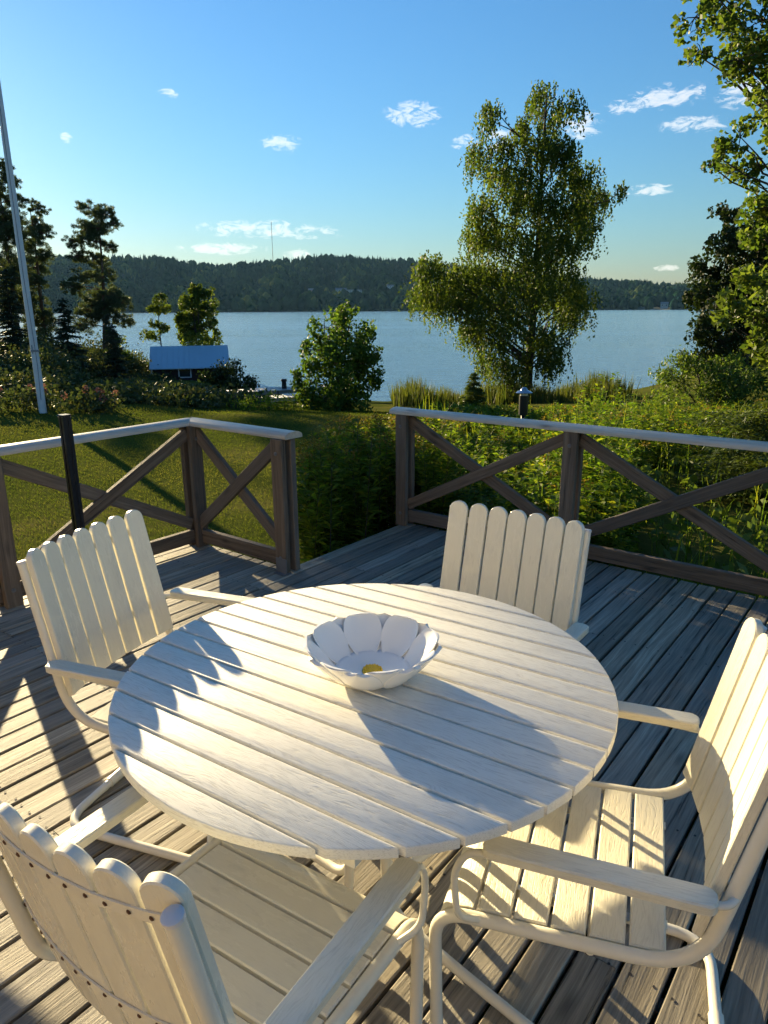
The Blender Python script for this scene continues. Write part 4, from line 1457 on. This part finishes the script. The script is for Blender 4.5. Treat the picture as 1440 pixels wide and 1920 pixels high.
def wild():
    r = np.random.default_rng(72)
    n = 16000
    x = r.uniform(0.2, 11.5, n)
    y = 3.0 + 13 * r.uniform(size=n) ** 1.35
    ok = off_deck(x, y, 0.10) & (x < 0.60 * y + 1.2) & (x > 0.05 * y)
    x, y = x[ok], y[ok]
    keep = (np.hypot(x - 4.45, y - 7.2) > 1.4) & ~((x > 0.35 * y) & (y < 8.5))
    x, y = x[keep][:3300], y[keep][:3300]
    n = len(x)
    br = x / y
    low = np.interp(br, [0.03, 0.06, 0.14, 0.17, 0.21, 0.25, 0.32, 0.42, 0.5], [0.9, 0.75, 0.65, 0.5, 0.5, 0.95, 1.05, 0.9, 0.6])
    low = low * (0.82 + 0.32 * np.sin(x * 2.1 + y) * np.sin(y * 1.3 - x))
    topz = 1.59 - (np.interp(br, [0.05, 0.19, 0.25, 0.33, 0.5], [0.15, 0.15, 0.128, 0.116, 0.108]) + 0.006 * r.normal(size=n)) * y
    h = np.clip((topz + 0.40) * low, 0.25, 1.35) * np.clip(r.normal(0.78, 0.22, n), 0.3, 1.2)
    ST, LV, FV = herbs(n, x, y, h, r, 34, 0.12, 0.030, 0.10, up=0.4, lo=0.15)
    # a denser belt right behind the railing
    k = 2600
    uu, ww = r.uniform(4.42, 6.2, k), r.uniform(-1.5, 3.3, k)
    x2, y2 = SU * uu - CU * ww, CU * uu + SU * ww
    ok = (np.hypot(x2 - 4.45, y2 - 7.2) > 1.3) & (x2 < 0.36 * y2) & (r.uniform(size=k) < 0.5 + 0.5 * np.sin(x2 * 3.0 + 1) * np.sin(y2 * 2.2))
    x2, y2 = x2[ok][:380], y2[ok][:380]
    h2 = np.clip(r.normal(0.66, 0.2, len(x2)), 0.25, 1.15) * (0.85 + 0.25 * np.sin(x2 * 2.3) * np.sin(y2 * 1.9))
    S2_, L2_, F2_ = herbs(len(x2), x2, y2, h2, r, 48, 0.13, 0.032, 0.06, up=0.35, lo=0.1)
    LV = np.concatenate([LV, L2_])
    ST = np.concatenate([ST, S2_])
    FV = np.concatenate([FV, F2_])
    np_mesh('wild_plants', np.concatenate([ST, LV]), 4, 'wild_leaf', None, leaf_tint((len(ST) + len(LV)) // 4, r=r), 'stuff')
    o = np_mesh('wild_flowers', FV, 4, 'goldenrod_flower', None, leaf_tint(len(FV) // 4, r=r), 'stuff')
    # tall loose grasses between the herbs
    n = 2600
    x = r.uniform(0.2, 9.5, n)
    y = 3.4 + 11 * r.uniform(size=n) ** 1.2
    ok = off_deck(x, y, 0.08) & (x < 0.62 * y + 0.6) & (x > 0.05 * y) & (np.hypot(x - 4.45, y - 7.2) > 1.1)
    x, y = x[ok], y[ok]
    n = len(x)
    h = np.clip(r.normal(0.45, 0.16, n), 0.15, 0.8) * (0.8 + 0.4 * np.sin(x * 1.7 + 1) * np.sin(y * 1.1)) * np.where(np.abs(x / y - 0.19) < 0.045, 0.45, 1.0)
    b_ = np.stack([x, y, ground_z(x, y)], 1)
    an = r.uniform(0, 6.28, n)
    bend = np.stack([np.cos(an), np.sin(an), np.zeros(n)], 1) * (h * r.uniform(0.1, 0.5, n))[:, None]
    sd_ = np.stack([-np.sin(an), np.cos(an), np.zeros(n)], 1) * 0.0045
    up_ = np.array([0, 0, 1.0]) * h[:, None]
    m1, m2 = b_ + up_ * 0.6 + bend * 0.25, b_ + up_ * 0.95 + bend
    V = np.concatenate([np.stack([b_ - sd_, b_ + sd_, m1 + sd_ * 0.8, m1 - sd_ * 0.8], 1), np.stack([m1 - sd_ * 0.8, m1 + sd_ * 0.8, m2 + sd_ * 0.15, m2 - sd_ * 0.15], 1)]).reshape(-1, 3)
    tn = np.repeat(np.clip(r.normal(0.7, 0.25, n), 0, 1), 4)
    np_mesh('tall_grass', V, 4, 'wild_leaf', None, np.concatenate([tn, tn]), 'stuff')
    # broad low leaves close to the deck
    n = 2600
    x = r.uniform(0.5, 6.5, n)
    y = r.uniform(2.2, 8.0, n)
    ok = off_deck(x, y, 0.12) & (x < 0.6 * y + 1.0)
    x, y = x[ok], y[ok]
    P = np.stack([x, y, ground_z(x, y) + r.uniform(0.05, 0.32, len(x))], 1)
    V = leaves(P, 0.12, 0.075, (0, 0, 0.15), 0.9, r=r)
    np_mesh('broad_leaves', V, 4, 'herb_leaf', None, leaf_tint(len(P), r=r), 'stuff')


wild()


def lawn_grass():
    r = np.random.default_rng(73)
    n = 150000
    y = 3.6 + 17 * r.uniform(size=n) ** 1.7
    x = r.uniform(-0.62, 0.20, n) * (y + 1.0)
    ok = off_deck(x, y, 0.02)
    x, y = x[ok], y[ok]
    P = np.stack([x, y, ground_z(x, y) + 0.008], 1)
    n = len(P)
    h = (0.012 + 0.0008 * y) * r.uniform(0.5, 1.2, n)
    a = r.uniform(0, 6.28, n)
    wv = np.stack([np.cos(a), np.sin(a), np.zeros(n)], 1) * (0.0016 + 0.00035 * y)[:, None]
    tip = P + np.stack([r.normal(size=n) * 0.35 * h, r.normal(size=n) * 0.35 * h, h], 1)
    V = np.stack([P - wv, P + wv, tip], 1)
    patch = 0.5 + 0.3 * np.sin(x * 0.9 + 0.4 * y) * np.sin(y * 0.8 + 1) + r.normal(0, 0.2, n)
    o = np_mesh('lawn_grass', V.reshape(-1, 3), 3, 'grass_blade', None, np.repeat(np.clip(patch, 0, 1), 3), 'stuff')
    tag(o, 'short mown grass of the lawn', 'grass')


lawn_grass()

# ------------------------------------------------------------------ flagpole
fp = thing('flagpole', 'tall white flagpole among the hydrangeas at the left edge', 'flagpole', (-6.72, 14.0, float(ground_z(-6.72, 14.0)) - 0.03))
smooth_angle(Geo().tube([(0, 0, 0), (0, 0, 1.2), (0, 0, 5), (0, 0, 9.2)], [0.072, 0.070, 0.055, 0.03], 16).build('pole', 'pole_white', fp), 50)
Geo().lathe([(0.0, 9.2), (0.05, 9.22), (0.062, 9.27), (0.05, 9.32), (0.0, 9.35)], 14).build('finial', 'cap_plastic', fp, True)
Geo().tube([(0.03, -0.075, 0.3), (0.055, -0.078, 0.95), (0.05, -0.072, 1.25), (0.02, -0.07, 2.5), (0.0, -0.045, 9.0)], 0.006, 5).build('halyard', 'rope', fp)
g = Geo().tube([(0.0, -0.085, 1.18), (0.0, -0.085, 1.34)], 0.010, 6)
for k in range(3):
    g.tube([(0.078 * math.cos(a), 0.078 * math.sin(a), 1.22 + 0.012 * k) for a in [i * 6.2832 / 16 for i in range(17)]], 0.006, 5, False)
g.build('cleat', 'rope', fp)

# ------------------------------------------------------------------ garden lamp
lp = thing('garden_lamp', 'black garden lamp post with a metal hat behind the right railing', 'lamp', (2.17, 11.0, float(ground_z(2.17, 11.0)) - 0.03))
Geo().tube([(0, 0, 0), (0, 0, 0.47)], 0.030, 12).build('post', 'lamp_metal', lp, True)
smooth_angle(Geo().lathe([(0.03, 0.44), (0.070, 0.45), (0.072, 0.74), (0.066, 0.745)], 18).build('housing', 'lamp_metal', lp), 40)
smooth_angle(Geo().lathe([(0.060, 0.745), (0.062, 0.79), (0.060, 0.80)], 18).build('lens', 'lamp_glass', lp), 40)
smooth_angle(Geo().lathe([(0.128, 0.785), (0.130, 0.790), (0.09, 0.815), (0.058, 0.828), (0.050, 0.845), (0.03, 0.866), (0.0, 0.872)], 22).build('hat', 'lamp_cap', lp), 40)

# ------------------------------------------------------------------ boathouse and jetties
hut = thing('boathouse', 'small dark red boathouse with pale metal roof at the water', 'boathouse', (-10.7, 40.0, -2.55), R(13.5))
g = Geo().box(-2.05, 2.05, 0.0, 3.4, 0.0, 1.20)
g.add([(-2.05, 0, 1.2), (-2.05, 3.4, 1.2), (-2.05, 1.7, 2.05), (2.05, 0, 1.2), (2.05, 3.4, 1.2), (2.05, 1.7, 2.05)], [(0, 1, 2), (3, 5, 4), (0, 2, 5, 3), (1, 4, 5, 2)])
g.build('wall', 'hut_wall', hut)
rf = Geo()
prof = [(-0.32, 1.075), (1.7, 2.165), (3.72, 1.075), (3.72, 1.025), (1.7, 2.115), (-0.32, 1.025)]
rf.prism(prof, -2.15, 2.15)
roof = rf.build('roof', 'hut_roof', hut)
rg = Geo()
for k in range(15):
    x = -2.1 + 0.3 * k
    rg.prism([(-0.33, 1.078), (1.7, 2.172), (1.7, 2.192), (-0.33, 1.098)], x - 0.012, x + 0.012)
rg.build('roof_seams', 'hut_roof', roof)
for x in (-2.06, 2.06):
    Geo().box(x - 0.045, x + 0.045, -0.02, 0.07, 0.0, 1.12).build('corner_board', 'hut_white', hut)
win = Geo().box(-0.38, -0.32, -0.03, 0.0, 0.52, 1.02).box(0.26, 0.32, -0.03, 0.0, 0.52, 1.02).box(-0.32, 0.26, -0.03, 0.0, 0.52, 0.57).box(-0.32, 0.26, -0.03, 0.0, 0.97, 1.02).build('window', 'hut_white', hut)
win.location = (-0.28, 0, 0)
Geo().box(-0.32, 0.26, -0.012, -0.004, 0.57, 0.97).build('pane', 'dark_glass', win)


def jetty(label, p, q, width, z):
    p, q = Vector((*p, z)), Vector((*q, z))
    L = (q - p).length
    t = thing('jetty', label, 'jetty', p)
    t.rotation_euler = (0, 0, math.atan2(q.y - p.y, q.x - p.x))
    n = int(L / 0.16)
    me = Geo().plank(-width / 2, width / 2, 0.148, 0.03, 0.004).mesh('jetty_board')
    for k in range(n):
        link('board', me, 'dock_wood', t, Matrix.Translation(((k + 0.5) * 0.16, 0, wr.uniform(-0.006, 0.006))) @ Matrix.Rotation(R(90), 4, 'Z'))
    for s in (-1, 1):
        Geo().plank(0, L, 0.06, 0.14, 0.004, s * (width / 2 - 0.1), -0.09).build('beam', 'dock_wood', t)
        for x in (0.3, L / 2, L - 0.3):
            Geo().tube([(x, s * (width / 2 - 0.12), -1.4), (x, s * (width / 2 - 0.12), -0.02)], 0.06, 8).build('pile', 'bark', t)
    return t


jetty('long grey jetty running out behind the round bush', (-7.6, 31.6), (-2.4, 34.0), 1.3, -1.93)
jetty('short low jetty in front of the long one', (-5.2, 28.6), (-2.2, 29.8), 1.0, -1.82)
b = thing('mooring_post', 'short black mooring post on the long jetty', 'post', (-4.55, 32.9, -1.915))
smooth_angle(Geo().lathe([(0.11, 0), (0.12, 0.05), (0.10, 0.3), (0.14, 0.36), (0.12, 0.44), (0, 0.46)], 12).build('bollard', 'lamp_metal', b), 50)

# ------------------------------------------------------------------ far shore houses and mast
def house(label, az, dist, up, wdt, dep, hgt, wall, flat=False):
    a = R(az)
    s = (dist - SHORE_D) / (RIDGE_D - SHORE_D)
    z = LAKE_Z + float(hill_h(np.array(az), np.array(s))) + up
    t = thing('far_house', label, 'house', (math.sin(a) * dist, math.cos(a) * dist, z), -a)
    Geo().box(-wdt / 2, wdt / 2, 0, dep, -4, hgt).build('wall', wall, t)
    if flat:
        Geo().box(-wdt / 2 - 0.6, wdt / 2 + 0.6, -0.6, dep + 0.6, hgt, hgt + 0.5).build('roof', 'house_roof', t)
    else:
        Geo().prism([(-0.6, hgt - 0.2), (dep / 2, hgt + 3.2), (dep + 0.6, hgt - 0.2)], -wdt / 2 - 0.5, wdt / 2 + 0.5).build('roof', 'house_roof', t)
    n = int(wdt / 4.5)
    for k in range(n):
        x = -wdt / 2 + wdt * (k + 0.5) / n
        f = Geo().box(x - 1.1, x + 1.1, -0.12, -0.02, hgt - 3.0, hgt - 1.0).build('window', 'hut_white', t)
        Geo().box(x - 0.9, x + 0.9, -0.2, -0.14, hgt - 2.8, hgt - 1.2).build('pane', 'dark_glass', f)
    return t


house('long pale flat roofed house on the far hillside, above the round bush', -2.2, 1440, 4, 30, 12, 7, 'house_pale', True)
house('smaller pale house upslope to the left of the long flat roofed one', -3.2, 1475, 5, 22, 10, 6, 'house_pale')
house('small white house right of the long flat roofed one on the far hillside', 0.6, 1450, 4, 14, 9, 6, 'house_pale')
house('small reddish house low on the far shore left of the pale houses', -5.4, 1415, 3, 16, 9, 5, 'house_red')
house('white cottage at the water on the far shore right of the birch', 20.9, 1290, 3, 12, 8, 5, 'house_pale')
house('pale cottage at the far shore close to the right edge bushes', 21.9, 1300, 3, 14, 8, 5, 'house_pale')
mast = thing('radio_mast', 'thin radio mast on the far ridge under the long cloud', 'mast', (-290.5, 1990, 100))
g = Geo()
for k in range(3):
    a = k * 2.094
    g.tube([(0.75 * math.cos(a), 0.75 * math.sin(a), 0), (0.75 * math.cos(a), 0.75 * math.sin(a), 122)], 0.22, 5)
for k in range(40):
    for j in range(3):
        a0, a1 = j * 2.094, (j + 1) * 2.094
        g.tube([(0.75 * math.cos(a0), 0.75 * math.sin(a0), k * 3.05), (0.75 * math.cos(a1), 0.75 * math.sin(a1), k * 3.05 + 3.05)], 0.12, 4, False)
g.build('lattice', 'mast_steel', mast)
Geo().tube([(0, 0, 122), (0, 0, 126)], 0.15, 5).build('antenna', 'mast_steel', mast)

# ------------------------------------------------------------------ haze
m, w = new_mat('haze_air')
pv = w.n('ShaderNodeVolumePrincipled')
pv.inputs['Color'].default_value = (0.30, 0.62, 1.0, 1)
pv.inputs['Density'].default_value = 0.00003
pv.inputs['Anisotropy'].default_value = 0.1
out = w.n('ShaderNodeOutputMaterial')
w.put(out.inputs['Volume'], pv.outputs[0])
hz = Geo().box(-2950, 2950, -420, 2500, -30, 262).build('haze', 'haze_air')
hz['kind'] = 'stuff'
